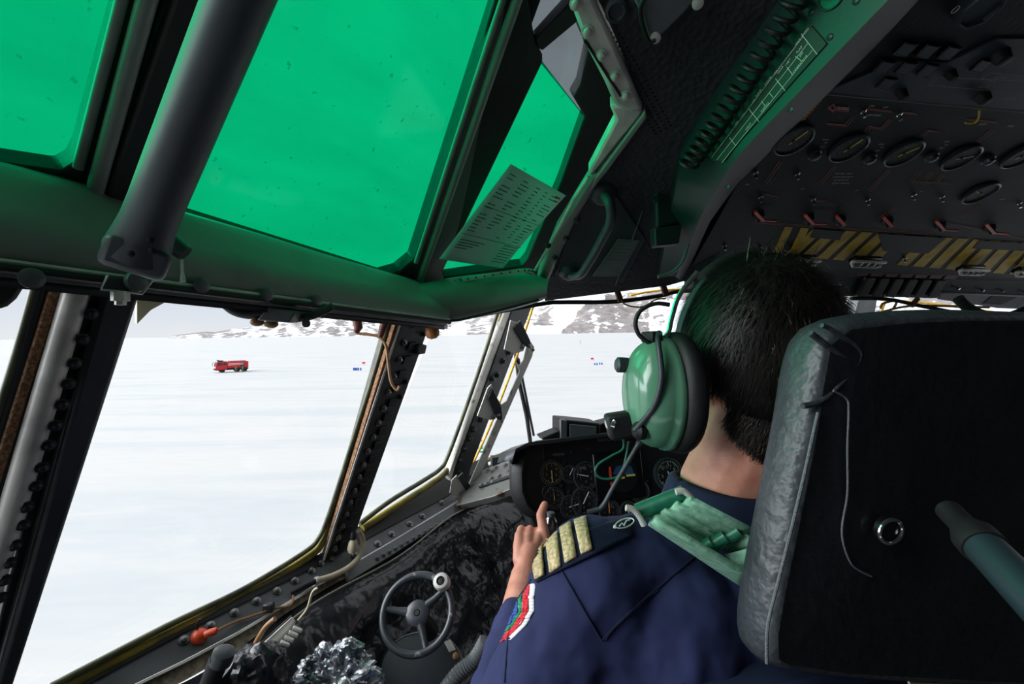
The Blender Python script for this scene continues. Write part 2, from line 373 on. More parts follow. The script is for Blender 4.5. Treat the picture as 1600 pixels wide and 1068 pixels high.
    def bx(mb, x0, x1, y0, y1, z0, z1): return mb.box(P0+fx*((x0+x1)/2)+sy*((y0+y1)/2)+Z*((z0+z1)/2), fx*(x1-x0)/2, sy*(y1-y0)/2, Z*(z1-z0)/2)
    q = MB(); bx(q, -3.8, 1.2, -1.25, 1.25, 1.1, 2.75); bx(q, -3.3, .8, -.8, .8, 2.75, 3.0); q.build('tank_body', 'truck_red', root, bev=.08)
    q = MB()
    pr = [(1.25, .75), (3.6, .75), (3.85, 1.1), (3.85, 1.75), (3.5, 2.85), (1.25, 2.95)]
    q.prism([P0+fx*a+Z*c+sy*1.25 for a, c in pr], sy, 2.5); q.build('cab', 'truck_red', root, bev=.06)
    q = MB(); q.prism([P0+fx*a+Z*c+sy*b_ for a, c, b_ in ((3.86, 1.85, -1.1), (3.86, 1.85, 1.1), (3.56, 2.72, 1.1), (3.56, 2.72, -1.1))], fx, .03)
    for s_ in (-1, 1): bx(q, 2.3, 3.4, s_*1.27-.02, s_*1.27+.02, 1.9, 2.65); bx(q, 1.4, 2.1, s_*1.27-.02, s_*1.27+.02, 1.9, 2.65)
    q.build('cab_window', 'truck_glass', root)
    q = MB()
    for s_ in (-1, 1):
        bx(q, -2.6, 1.0, s_*1.27-.02, s_*1.27+.02, 2.2, 2.32); bx(q, -2.6, 1.0, s_*1.27-.02, s_*1.27+.02, 1.85, 1.97)
    q.build('stripe', 'truck_white', root)
    q = MB(); bx(q, -2.7, -1.9, -1.28, 1.28, 1.2, 2.4); bx(q, -3.8, 3.7, -1.0, 1.0, .6, 1.0); bx(q, 3.75, 4.0, -1.2, 1.2, .7, 1.0); q.build('chassis', 'tyre', root)
    for xx in (2.3, -1.2, -2.9):
        for s_ in (-1, 1):
            q = MB(); q.lathe(P0+fx*xx+sy*(s_*1.2)+Z*.58, sy*-s_, [(.3, -.02), (.56, 0), (.6, .08), (.6, .36), (.55, .4)], 20); q.build('wheel', 'tyre', root)
    for s_ in (-.95, 0, .95): q = MB(); q.lathe(P0+fx*3.85+sy*s_+Z*1.35, fx, [(.2, 0), (.2, .06), (.1, .1)], 12); q.build('headlamp', 'lamp_white', root)
    q = MB(); bx(q, 2.0, 3.2, -.9, .9, 2.95, 3.15); q.tube([P0+fx*2.6+Z*3.1, P0+fx*3.4+Z*3.35], .07); q.build('roof_monitor', 'tyre', root)
    q = MB()
    for s_ in (-1, 1): q = MB(); q.tube([P0+fx*3.7+sy*s_*1.2+Z*2.6, P0+fx*4.1+sy*s_*1.6+Z*2.5, P0+fx*4.1+sy*s_*1.6+Z*1.6], .05); bx(q, 4.05, 4.12, s_*1.6-.14, s_*1.6+.14, 1.9, 2.4); q.build('mirror', 'black_rubber', root)
    pass
    q = MB()
    for i in range(8): q.tube([P0+fx*(-3.3+i*.55)+sy*1.1+Z*2.75, P0+fx*(-3.3+i*.55)+sy*1.1+Z*3.05], .03, 6)
    q.tube([P0+fx*-3.3+sy*1.1+Z*3.05, P0+fx*.6+sy*1.1+Z*3.05], .03, 6); q.build('roof_rail', 'truck_white', root)
    # firefighters
    for (x, y, lb) in ((369, 581.5, 'person in dark work clothes standing beside the fire truck wheel'), (379.3, 581, 'person in drab overalls standing at the tail of the fire truck')):
        p = ground(x, y)
        q = MB()
        for s_ in (-1, 1): q.cap(p+fx*.12*s_+Z*.1, p+fx*.1*s_+Z*.9, .08, .1); q.cap(p+fx*.22*s_+Z*1.42, p+fx*.3*s_+Z*.9-sy*.1, .06, .05)
        q.cap(p+Z*.95, p+Z*1.4, .17, .2); q.cap(p+Z*1.5, p+Z*1.72, .07, .11); o = q.build('person', 'coverall'); tag(o, lb, 'person')
        r_ = o.modifiers.new('remesh', 'REMESH'); r_.mode = 'VOXEL'; r_.voxel_size = .05
    # drums and marker boards
    k = 0
    for grp, xs, yy, hh in (('drums', [552.6, 555.0, 557.4, 560.0, 563.6], 578.3, .72), ('drums2', [929.3, 932.7, 937.0, 940.4], 570.2, .62)):
        for i, x in enumerate(xs):
            p = ground(x, yy - (.8 if grp == 'drums2' and i > 1 else 0)); q = MB(); r_ = .2
            q.lathe(p, Z, [(r_, 0), (r_*1.04, .02), (r_, .06), (r_, hh*.33), (r_*1.05, hh*.35), (r_, hh*.37), (r_, hh*.65), (r_*1.05, hh*.67), (r_, hh*.69), (r_, hh-.03), (r_*1.04, hh)], 14)
            where = 'outside the big side window' if grp == 'drums' else 'outside the windshield'
            tag(q.build('fuel_drum', 'drum_blue'), ('leftmost', 'second from left', 'third from left', 'fourth from left', 'rightmost, set apart')[i if grp == 'drums' or i < 3 else 4]+' blue drum of the row '+where, 'drum', 'drums in the row '+('by the side window' if grp == 'drums' else 'by the windshield'))
    for x, y, lb in ((568.3, 569.2, 'small red marker board on the snow behind the blue drums, side window'), (925.5, 562.6, 'small red marker board on the snow near the headset, windshield')):
        p = ground(x, y); root = thing('marker_board', lb, 'marker', p)
        q = MB(); q.box(p+Z*.55, (.5, 0, 0), (0, .04, 0), (0, 0, .3)); q.build('board', 'flag_red', root, bev=.01)
        MB().tube([p+V((-.3, 0, 0)), p+V((-.3, 0, .3))], .03).build('stand_leg', 'tyre', root); MB().tube([p+V((.3, 0, 0)), p+V((.3, 0, .3))], .03).build('stand_leg', 'tyre', root)
    p = ground(906.5, 537); root = thing('marker_pole', 'thin grey pole standing alone on the snow before the mountain', 'pole', p)
    MB().tube([p, p+Z*2.6], .1).build('pole', 'tyre', root); MB().ell(p+Z*2.6, (.22, 0, 0), (0, .22, 0), (0, 0, .22), 10, 6).build('cap', 'tyre', root)
    p = ground(751, 712); root = thing('runway_flag', 'green and white box marker with thin red staff on snow beside post', 'marker', p)
    MB().box(p+Z*.36, (.2, 0, 0), (0, .12, 0), (0, 0, .08)).box(p+Z*.64, (.2, 0, 0), (0, .12, 0), (0, 0, .07)).build('green_band', 'flag_green', root)
    MB().box(p+Z*.5, (.2, 0, 0), (0, .12, 0), (0, 0, .06)).box(p+Z*.14, (.2, 0, 0), (0, .12, 0), (0, 0, .14)).build('white_band', 'truck_white', root)
    MB().tube([p+V((.1, 0, .7)), p+V((.1, 0, 1.2))], .022).ell(p+V((.1, 0, 1.22)), (.05, 0, 0), (0, .05, 0), (0, 0, .06), 8, 6).build('staff', 'flag_red', root)
outside()

# ================================================================== COCKPIT SHELL
def quadw(name, pts, n, t, m='shell', **k): return struct(MB().prism(pts, n, t).build(name, m, **k))
def bolts(parent, pl, pts, r=.0042, off=0, m='bolt_metal', name='bolt', head=None, ax=None):
    n = ax or pl.n
    for x, y in pts:
        c = pl.at(x, y, off); b = MB(); b.lathe(c, n, [(r*1.5, 0), (r*1.5, r*.3), (r, r*.35), (r*.9, r*1.1), (r*.5, r*1.3)], 10); b.build(name, m, parent)
def shell():
    # solid skin around the flight deck
    quadw('wall_left', [A(-.86, -.9, -1.25), A(-.86, 1.45, -1.25), A(-.86, 1.45, -.64), A(-.86, -.9, -.64)], RW, .03)
    quadw('wall_left', [A(-.83, -1.5, -1.25), A(-.86, -.16, -1.25), A(-.86, -.16, -.6), A(-.86, -1.5, -.6)], RW, .03)
    quadw('wall_left', [A(-.80, -1.5, -.5), A(-.80, -.7, -.5), A(-.76, -.7, .1), A(-.76, -1.5, .1)], RW, .03)
    quadw('ceiling', [A(-.80, -1.5, .08), A(-.80, -.6, .08), A(-.22, -.6, .66), A(-.22, -1.5, .66)], RW-Z, .03)
    quadw('ceiling', [A(-.26, -.6, .555), A(-.26, .72, .555), A(-.20, .72, .68), A(-.20, -.6, .68)], RW-Z, .02)
    quadw('floor', [A(-.86, -.9, -1.25), CAM+V((2, -1.3, -1.25)), CAM+V((2, 1.6, -1.25)), A(-.86, 1.45, -1.25)], Z, .04)
    quadw('wall_back', [CAM+V((-1.6, -1.1, -1.25)), CAM+V((2, -1.1, -1.25)), CAM+V((2, -1.1, .8)), CAM+V((-1.6, -1.1, .8))], V((0, 1, 0)), .04)
    quadw('wall_right', [CAM+V((2.0, -1.1, -.40)), CAM+V((2.0, .75, -.40)), CAM+V((2.0, .75, .15)), CAM+V((2.0, -1.1, .15))], V((-1, 0, 0)), .04)
    quadw('wall_right', [CAM+V((2.0, -1.1, -1.25)), CAM+V((2.0, 2.2, -1.25)), CAM+V((2.0, 2.2, -.40)), CAM+V((2.0, -1.1, -.40))], V((-1, 0, 0)), .04)
    quadw('wall_right', [CAM+V((2.0, -1.1, .15)), CAM+V((2.0, .75, .15)), CAM+V((2.0, .75, .8)), CAM+V((2.0, -1.1, .8))], V((-1, 0, 0)), .04)
    for y_ in (.72, 1.3, 1.4): quadw('wall_right', [CAM+V((1.99, y_, -.40)), CAM+V((1.99, y_+.12, -.40)), CAM+V((1.99, y_+.12, .8)), CAM+V((1.99, y_, .8))], V((-1, 0, 0)), .04)
    quadw('ceiling', [A(-.22, -1.5, .66), A(-.24, .82, .66), CAM+V((.5, .75, .66)), CAM+V((2.0, .5, .66)), CAM+V((2.0, -1.2, .66)), CAM+V((0, -1.2, .66))], -Z, .03)
    # front wall below the windshield
    f0 = CAM-LO*-.62+FO*1.40
    quadw('wall_front', [CAM-LO*.30+FO*1.50-Z*.42, CAM-LO*2.2+FO*1.50-Z*.42, CAM-LO*2.2+FO*1.50-Z*1.25, CAM-LO*.30+FO*1.50-Z*1.25], -FO, .03)
shell()
def windows():
    # ---- side windows (panes with gaskets)
    def pane(k, pl, poly, glassm, gask, gw, gm='olive_gasket', off=0, thick=.008, film=None):
        root = sthing('window_%d' % k, pl.at(*poly[0]))
        MB().prism(PP(pl, poly, off-.012), pl.n, thick).build('pane', glassm, root, smooth=20)
        if gask:
            for g_, w_, m_ in gask:
                b = MB(); b.tube(cr([pl.at(x, y, off) for x, y in g_], 6), w_, 10); b.build('gasket', m_, root)
        return root
    pane(1, WP, [(-420, 380), (82, 430), (50, 560), (0, 720), (-60, 900), (-420, 900)], 'clear_glass', [([(62, 425), (33, 530), (4, 625), (-60, 830)], .0045, 'olive_gasket'), ([(70, 425), (42, 530), (12, 640), (-60, 870)], .006, 'frame_dark')], .006)
    r2 = pane(2, WP, [(212, 440), (620, 480), (600, 560), (505, 850), (470, 885), (20, 1150), (-60, 1150)], 'clear_glass',
         [([(612, 505), (592, 580), (560, 680), (522, 800), (504, 845), (478, 872), (380, 930), (260, 990), (100, 1072)], .0085, 'yellow_gasket'),
          ([(607, 505), (586, 580), (554, 680), (517, 795), (498, 840), (473, 864), (380, 920), (260, 978), (80, 1072)], .005, 'olive_gasket')], .006)
    # cream corner of the outer frame
    MB().prism(PP(WP, [(218, 458), (420, 478), (420, 470), (205, 448)], -.02)+[], WP.n, .006).build('outer_frame', 'cream_frame', r2)
    MB().prism(PP(WP, [(214, 455), (300, 462), (262, 470), (236, 484), (214, 506)], -.022), WP.n, .006).build('outer_frame', 'cream_frame', r2)
    pane(3, WP, [(690, 480), (790, 470), (702, 740), (560, 835), (548, 830)], 'clear_glass',
         [([(786, 484), (765, 550), (735, 640), (708, 715), (697, 737), (670, 758), (620, 790), (566, 825)], .0085, 'yellow_gasket'),
          ([(779, 484), (758, 550), (727, 640), (700, 712), (688, 732), (662, 750), (610, 782), (562, 818)], .006, 'olive_gasket')], .006)
    # windshield
    r4 = pane(4, WFP, [(735, 735), (822, 455), (1345, 440), (1340, 700)], 'clear_glass',
         [([(838, 462), (808, 555), (768, 660), (737, 728)], .0045, 'bright_yellow'), ([(737, 728), (800, 704), (845, 690)], .008, 'yellow_gasket'), ([(745, 738), (800, 715), (845, 702)], .008, 'olive_gasket'),
          ([(985, 461), (1052, 452), (1200, 452), (1345, 462)], .0045, 'bright_yellow'), ([(1345, 440), (1325, 510), (1300, 600)], .006, 'bright_yellow')], .006)
    pane(5, WFP, [(1372, 455), (1760, 455), (1740, 640), (1330, 640)], 'clear_glass',
         [([(1384, 468), (1480, 477), (1600, 494), (1740, 510)], .006, 'bright_yellow'), ([(1384, 468), (1378, 485), (1350, 560)], .005, 'bright_yellow')], .006)
    # post between the windshields
    p = sthing('trim_9', WFP.at(1360, 480)); MB().prism(PP(WFP, [(1350, 440), (1376, 440), (1345, 620), (1300, 620)], .02), WFP.n, .05).build('post_face', 'panel_grey', p, bev=.004)
    # ---- eyebrow windows
    pane(6, EP, [(-900, -900), (300, -420), (188, 0), (123, 235), (112, 256), (96, 268), (0, 256), (-500, 160)], 'green_film', None, .006, off=0)
    pane(7, EP, [(626, -400), (918, -400), (783, 5), (648, 408), (620, 424), (596, 430), (280, 338), (270, 320)], 'green_film', None, .006)
    r8 = pane(8, E2, [(846, 95), (913, 182), (874, 285), (822, 405), (815, 414), (695, 432), (690, 425)], 'green_film', None, .006)
    r9 = pane(9, E2, [(812, -40), (884, -60), (897, 0), (838, 64), (830, 45)], 'grey_reflection', None, .006)
    pane(10, E2, [(844, 80), (901, 34), (922, 74), (908, 134), (917, 188), (880, 142), (845, 99)], 'grey_reflection', None, .006)
    # the two grey panes above stand in for the windshield's reflection
    # ---- solid parts of the eyebrow plane (built as thick plates with the openings left between them)
    def plate(k, pl, pts, m='frame_dark', off=0, t=.03, bev=.003):
        o = MB().prism(PP(pl, pts, off), pl.n, t).build('trim_%d' % k, m, bev=bev); return struct(o)
    plate(1, EP, [(-420, 170), (0, 254), (96, 267), (114, 256), (125, 235), (190, 0), (305, -430), (640, -430), (436, 0), (284, 320), (284, 338), (600, 431), (640, 436), (640, 470), (300, 420), (0, 330), (-420, 240)])
    plate(2, EP, [(600, 431), (625, 424), (648, 405), (785, 0), (890, -300), (975, -300), (846, 0), (790, 152), (692, 425), (700, 470), (640, 470)])
    # ribs that stand on the dark mullions and catch green light
    for k, (pl, a, b, w, o_) in enumerate(((EP, (311, -300), (148, 300), 15, .02), (EP, (268, -300), (122, 262), 9, .012), (EP, (912, -300), (655, 440), 13, .02), (EP, (884, -300), (650, 410), 7, .010))):
        q = MB(); q.tube([pl.at(a[0], a[1], o_-.006), pl.at(b[0], b[1], o_-.006)], (.008 if w > 10 else .005), 12); struct(q.build('trim_%d' % (3+k), 'ledge_paint'))
    plate(7, EP, [(372, -300), (500, -300), (235, 330), (165, 312)], 'frame_dark', .022, .03, .004)
    # dark frame round the aft end of the corner eyebrow window
    plate(8, E2, [(838, 62), (893, 2), (903, 34), (848, 80), (840, 75)], 'frame_dark', 0, .03)
    plate(8, E2, [(914, 182), (896, 152), (907, 133), (920, 76), (903, 36), (880, -60), (985, -60), (990, 190), (880, 420), (822, 440), (690, 470), (690, 434), (816, 416), (824, 406), (876, 286)], 'frame_dark', 0, .03)
    plate(8, E2, [(760, 40), (790, -60), (814, -60), (836, 62), (848, 86), (848, 98), (690, 428), (690, 440), (660, 440)], 'frame_dark', -.001, .03)
windows()

def ledge():
    # rounded ledge under the eyebrow windows, lofted along the aircraft
    V6 = Pl(A(-.60, 0, 0), RW)
    st = []
    for x in (-700, -450, -260, -120, 0, 60, 130, 200, 280, 400, 500, 600, 660, 700):
        yt = 254+ (x/130.)*33 if x < 130 else 287+(x-130)*(432-287)/(630-130)
        yb = 408+x*(434-408)/200 if x < 200 else 434+(x-200)*(499-434)/500
        if x < 0: yt = 254+x*.2; yb = 408+x*.02
        a = EP.at(x+(8 if x < 500 else 0), yt, .0); b = V6.at(x, yb)
        d = b-a; n = d.cross(FW).normalized()
        if n.dot(CAM-a) < 0: n = -n
        pr = []
        for t_, h in ((0, -.02), (0, .0), (.10, .008), (.25, .013), (.42, .014), (.58, .016), (.72, .017), (.86, .013), (.94, .006), (1, 0), (1.0, -.006), (.97, -.03), (.6, -.06)):
            pr.append(a+d*t_+n*h)
        st.append(pr)
    o = MB().grid(st).build('trim_10', 'ledge_paint', smooth=60, solid=0)
    struct(o)
    root = sthing('trim_11', st[4][9])
    # lip channel with bright edge below the ledge
    lip = [p[9]+RW*.004 for p in st]
    for i, p in enumerate(lip): pass
    MB().tube(lip, .0026, 8).build('bright_edge', 'silver', root)
    MB().tube([p-Z*.006+RW*.001 for p in lip], .0045, 8).build('seal', 'black_rubber', root)
    # flange hanging below
    fl = MB(); g = [[p[9]-Z*.004-RW*.002, p[9]-Z*.004-RW*.010, p[9]-Z*.013-RW*.012, p[9]-Z*.013-RW*.004] for p in st]
    for i in range(len(g)-1):
        a, b = g[i], g[i+1]; fl.add(a+b, [[0, 4, 7, 3], [1, 2, 6, 5], [3, 7, 6, 2], [0, 1, 5, 4]])
    fl.build('flange', 'panel_grey', root, bev=0)
    # underside closing to the side windows
    un = MB(); g = [[p[9]-Z*.012-RW*.010, WP.at(*pix(p[9]-Z*.009)[:2], .01)-Z*.002] for p in st]
    un.grid(g); struct(un.build('trim_12', 'frame_dark', solid=.01))
    gl = [EP.at(x, 347+(x-284)*(441-347)/(640-284), .006) for x in (284, 340, 420, 520, 600, 640)]
    MB().tube(gl, .0011, 6).build('glass_edge', 'silver', root)
    # roller bolts on the flange
    for x, y in ((52, 434), (212, 438), (318, 445), (420, 460), (498, 470)):
        c = U(x, y, pix(V6.at(x, y))[2]-.012); q = MB(); q.lathe(c-Z*0+RW*-.004, RW, [(.0095, 0), (.0095, .001), (.007, .0025), (.003, .003)], 18); q.build('bolt', 'panel_grey', root)
    # corner cushion of the ledge
    D1 = Pl(U(760, 470, 1.0), V((.0, -1, .25)))
    tl = [(628, 446), (660, 440), (700, 431), (760, 424), (825, 421), (858, 436)]
    bl = [(640, 494), (672, 498), (700, 500), (750, 491), (800, 480), (854, 463)]
    g = []
    for i, ((x, y), (u, w)) in enumerate(zip(tl, bl)):
        da = (.98, 1.02, 1.05, 1.08, 1.08, 1.07)[i]; a = U(x, y, da+.0); b = U(u, w, da-.04); d = b-a; nn = unit(CAM-a)+Z*.3
        g.append([a-nn*.03, a]+[a+d*t_+nn*(.028*math.sin(math.pi*t_)) for t_ in (.15, .3, .5, .7, .85)]+[b, b-nn*.03])
    struct(MB().grid(g).build('trim_13', 'ledge_paint', smooth=80, sub=1))
    # pale perforated strip on top edge of corner
    q = MB(); pts = [U(x, y, 1.035) for x, y in ((690, 447), (720, 440), (770, 432), (820, 425), (836, 428))]
    g = [[p, p+Z*.010+V((0, .006, 0))] for p in cr(pts, 4)]
    q.grid(g); r_ = sthing('trim_14', pts[0]); q.build('strip', 'silver_worn', r_, solid=.002)
    for i in range(22):
        t_ = i/21; a = cr(pts, 4); p = a[int(t_*(len(a)-1))]; MB().lathe(p+Z*.004-V((0, .001, 0)), -V((0, 1, 0)), [(.0022, 0), (.0016, .001)], 8).build('rivet', 'black_rubber', r_)
    tw = MB(); tw.tube(cr([U(x, y, 1.02) for x, y in ((640, 494), (700, 501), (750, 492), (842, 468))], 6), .003, 8)
    struct(tw.build('trim_15', 'black_rubber'))
    # orange drop knob beside the post
    rt = thing('drop_knob', 'small amber brown knob under the ledge corner', 'knob', U(676, 524, .99))
    MB().lathe(U(672, 506, .99), V((.25, 0, -1)), [(.006, 0), (.012, .006), (.016, .018), (.014, .028), (.006, .033)], 16).build('knob', 'amber', rt)
    MB().lathe(U(664, 496, .99), V((.25, 0, -1)), [(.014, -.004), (.014, .012), (.008, .016)], 16).build('collar', 'black_rubber', rt)
ledge()

def support_tube():
    a, b = U(215, 392, .44), U(495, -300, .295)
    root = thing('support_tube', 'thick grey painted diagonal tube crossing in front of the green windows', 'tube', a)
    q = MB(); P = [a+(b-a)*t_ for t_ in (0, .045, .09, .15, .5, 1)]; r = .0215
    q.tube(P, [r*1.25, r*1.12, r*1.03, r, r, r], 28); q.build('tube', 'tube_paint', root)
    n = unit(CAM-a); x = unit((b-a).cross(n)); d = unit(b-a)
    q = MB(); c = U(212, 404, .43); q.box(c, x*.026, d*.018, n*.008); q.build('foot_flange', 'tube_paint', root, bev=.006)
    q = MB()
    for (u, w) in ((235, 375), (238, 392), (205, 396)): q.lathe(U(u, w, .41), n, [(.003, 0), (.003, .002), (.001, .003)], 10)
    q.build('rivet', 'black_rubber', root)
    # bracket plate below flange
    br = thing('tube_bracket', 'dark grey trapezoid bracket bolted below the diagonal tube foot', 'bracket', U(200, 440, .48))
    pl = Pl(U(200, 440, .47), RW)
    MB().prism(PP(pl, [(168, 430), (240, 436), (222, 459), (158, 452)]), pl.n, .006).build('plate', 'dark_paint', br, bev=.002)
    MB().tube([pl.at(x, y, .002) for x, y in ((240, 436), (222, 459), (158, 452), (168, 430))], .0012, 6).build('edge', 'silver', br)
    MB().lathe(pl.at(212, 440, .0), pl.n, [(.011, 0), (.011, .002), (.009, .005), (.006, .006)], 18).build('bolt', 'panel_grey', br)
    MB().lathe(pl.at(188, 461, -.003), -Z, [(.008, -.004), (.008, .006), (.005, .006), (.005, .01)], 6).build('nut', 'silver_worn', br)
    # hook hanging in front
    hk = thing('hanging_pin', 'thin metal pin hanging from a dark toggle beside the tube foot', 'pin', U(286, 400, .52))
    MB().tube([U(265, 378, .51), U(290, 396, .515)], [.011, .009], 12).build('toggle', 'dark_paint', hk)
    MB().tube([U(284, 405, .515), U(285, 425, .515), U(286, 440, .515)], [.0015, .0015, .003], 8).build('pin', 'silver', hk)
    # dark rounded visor at far left
    vz = thing('sun_visor', 'dark rounded sun visor hanging at the far aft side window', 'visor', U(0, 480, .42))
    P = [(-90, 425), (48, 432), (38, 450), (28, 466), (14, 478), (-2, 483), (-90, 486)]
    pv = Pl(U(0, 450, .43), RW); MB().prism(PP(pv, P), pv.n, .012).build('visor_plate', 'frame_dark', vz, bev=.004)
    MB().tube([pv.at(-80, 428, .004), pv.at(52, 433, .004)], .004, 10).build('hinge_rod', 'dark_paint', vz)
support_tube()

def posts():
    # ---- post A
    H = [(0, None)]
    root = sthing('trim_16', WP.at(100, 700))
    def bar(r, pl, top, bot, w0, w1, off, t, m, name, bev=.002):
        q = MB(); q.prism(PP(pl, [top, (top[0]+w0, top[1]), (bot[0]+w1, bot[1]), bot], off), pl.n, t); return q.build(name, m, r, bev=bev)
    # cork, silver round, channel, face (pixel lines, x at y=445 and y=1085)
    bar(root, WP, (84, 432), (-190, 1300), 21, 18, .008, .03, 'cork', 'cork_strip')
    bar(root, WP, (103, 432), (-167, 1300), 8, 8, .004, .03, 'black_rubber', 'gap')
    q = MB(); q.tube([WP.at(126, 432, .012), WP.at(-129, 1300, .012)], .0122, 22); q.build('silver_roll', 'silver', root)
    bar(root, WP, (132, 432), (-83, 1300), 44, 12, .006, .03, 'frame_dark', 'bolt_channel')
    bar(root, WP, (168, 432), (-71, 1300), 62, 20, .020, .05, 'dark_paint', 'post_face', .006)
    s = 400/659.
    bb = [(235, 115), (213, 180), (192, 242), (177, 295), (160, 348), (143, 402), (125, 453), (108, 510), (93, 558), (68, 612), (60, 658), (38, 710), (25, 755), (12, 800), (2, 845)]
    bolts(root, WP, [(x*s, 420+y*s) for x, y in bb], .0046, .022, 'bolt_dark')
    # ---- post B
    root = sthing('trim_17', WP.at(560, 800)); k = 1/2.5425
    def c6(x, y): return (480+x*k, 480+y*k)
    def strip(r, pl, pts, off, t, m, name, bev=.001): return MB().prism(PP(pl, pts, off), pl.n, t).build(name, m, r, bev=bev)
    strip(root, WP, [c6(338, 30), c6(384, 30), c6(82, 975), c6(60, 985), c6(95, 900)], .004, .02, 'olive_gasket', 'gasket_backing')
    strip(root, WP, [c6(358, 40), c6(380, 40), c6(205, 600), c6(88, 960), c6(72, 980), c6(188, 600)], .018, .01, 'cork', 'cork_strip')
    strip(root, WP, [c6(380, 30), c6(505, 20), c6(205, 860), c6(195, 905), c6(140, 1010), c6(60, 1015)], .020, .006, 'frame_dark', 'post_face', .002)
    strip(root, WP, [c6(376, 35), c6(384, 35), c6(70, 1005), c6(62, 1005)], .0215, .001, 'silver', 'bright_edge', 0)
    bb = [(385, 140), (367, 208), (345, 275), (322, 337), (303, 400), (282, 458), (262, 515), (240, 570), (222, 625), (205, 675), (187, 728), (170, 775), (155, 822), (138, 870), (122, 915), (108, 958), (95, 997)]
    bolts(root, WP, [c6(*p) for p in bb], .0048, .022, 'bolt_metal')
    for i, t_ in enumerate([j/14 for j in range(15)]):   # lattice cleats beside the bolts
        x0, y0 = 425-275*t_, 150+790*t_; strip(root, WP, [c6(x0-16, y0-10), c6(x0+12, y0-14), c6(x0+4, y0+16), c6(x0-24, y0+20)], .026, .006, 'panel_black', 'cleat', .001)
    for p in ((420, 70), (462, 105), (392, 295), (370, 355)): bolts(root, WP, [c6(*p)], .005, .022, 'bolt_dark')
    strip(root, WP, [c6(440, 150), c6(478, 150), c6(470, 185), c6(438, 190)], .034, .02, 'frame_dark', 'latch', .003)
    # ---- post C
    root = sthing('trim_18', WP.at(770, 600)); 
    strip(root, WP, [c6(772, 30), c6(792, 20), c6(580, 640), c6(562, 660)], .004, .02, 'yellow_gasket', 'gasket_backing')
    strip(root, WP, [c6(785, 20), c6(822, 10), c6(600, 640), c6(572, 690), c6(562, 668)], .012, .02, 'silver_worn', 'edge_strip')
    strip(root, WP, [c6(815, 10), c6(892, 0), c6(650, 640), c6(640, 690), c6(576, 690), c6(590, 640)], .016, .008, 'frame_dark', 'post_face', .003)
    bolts(root, WP, [c6(*p) for p in ((800, 180), (778, 215), (755, 270), (735, 285), (725, 350), (690, 445), (660, 485), (645, 520), (625, 560), (607, 605), (600, 650), (712, 400))], .007, .018, 'bolt_dark')
posts()

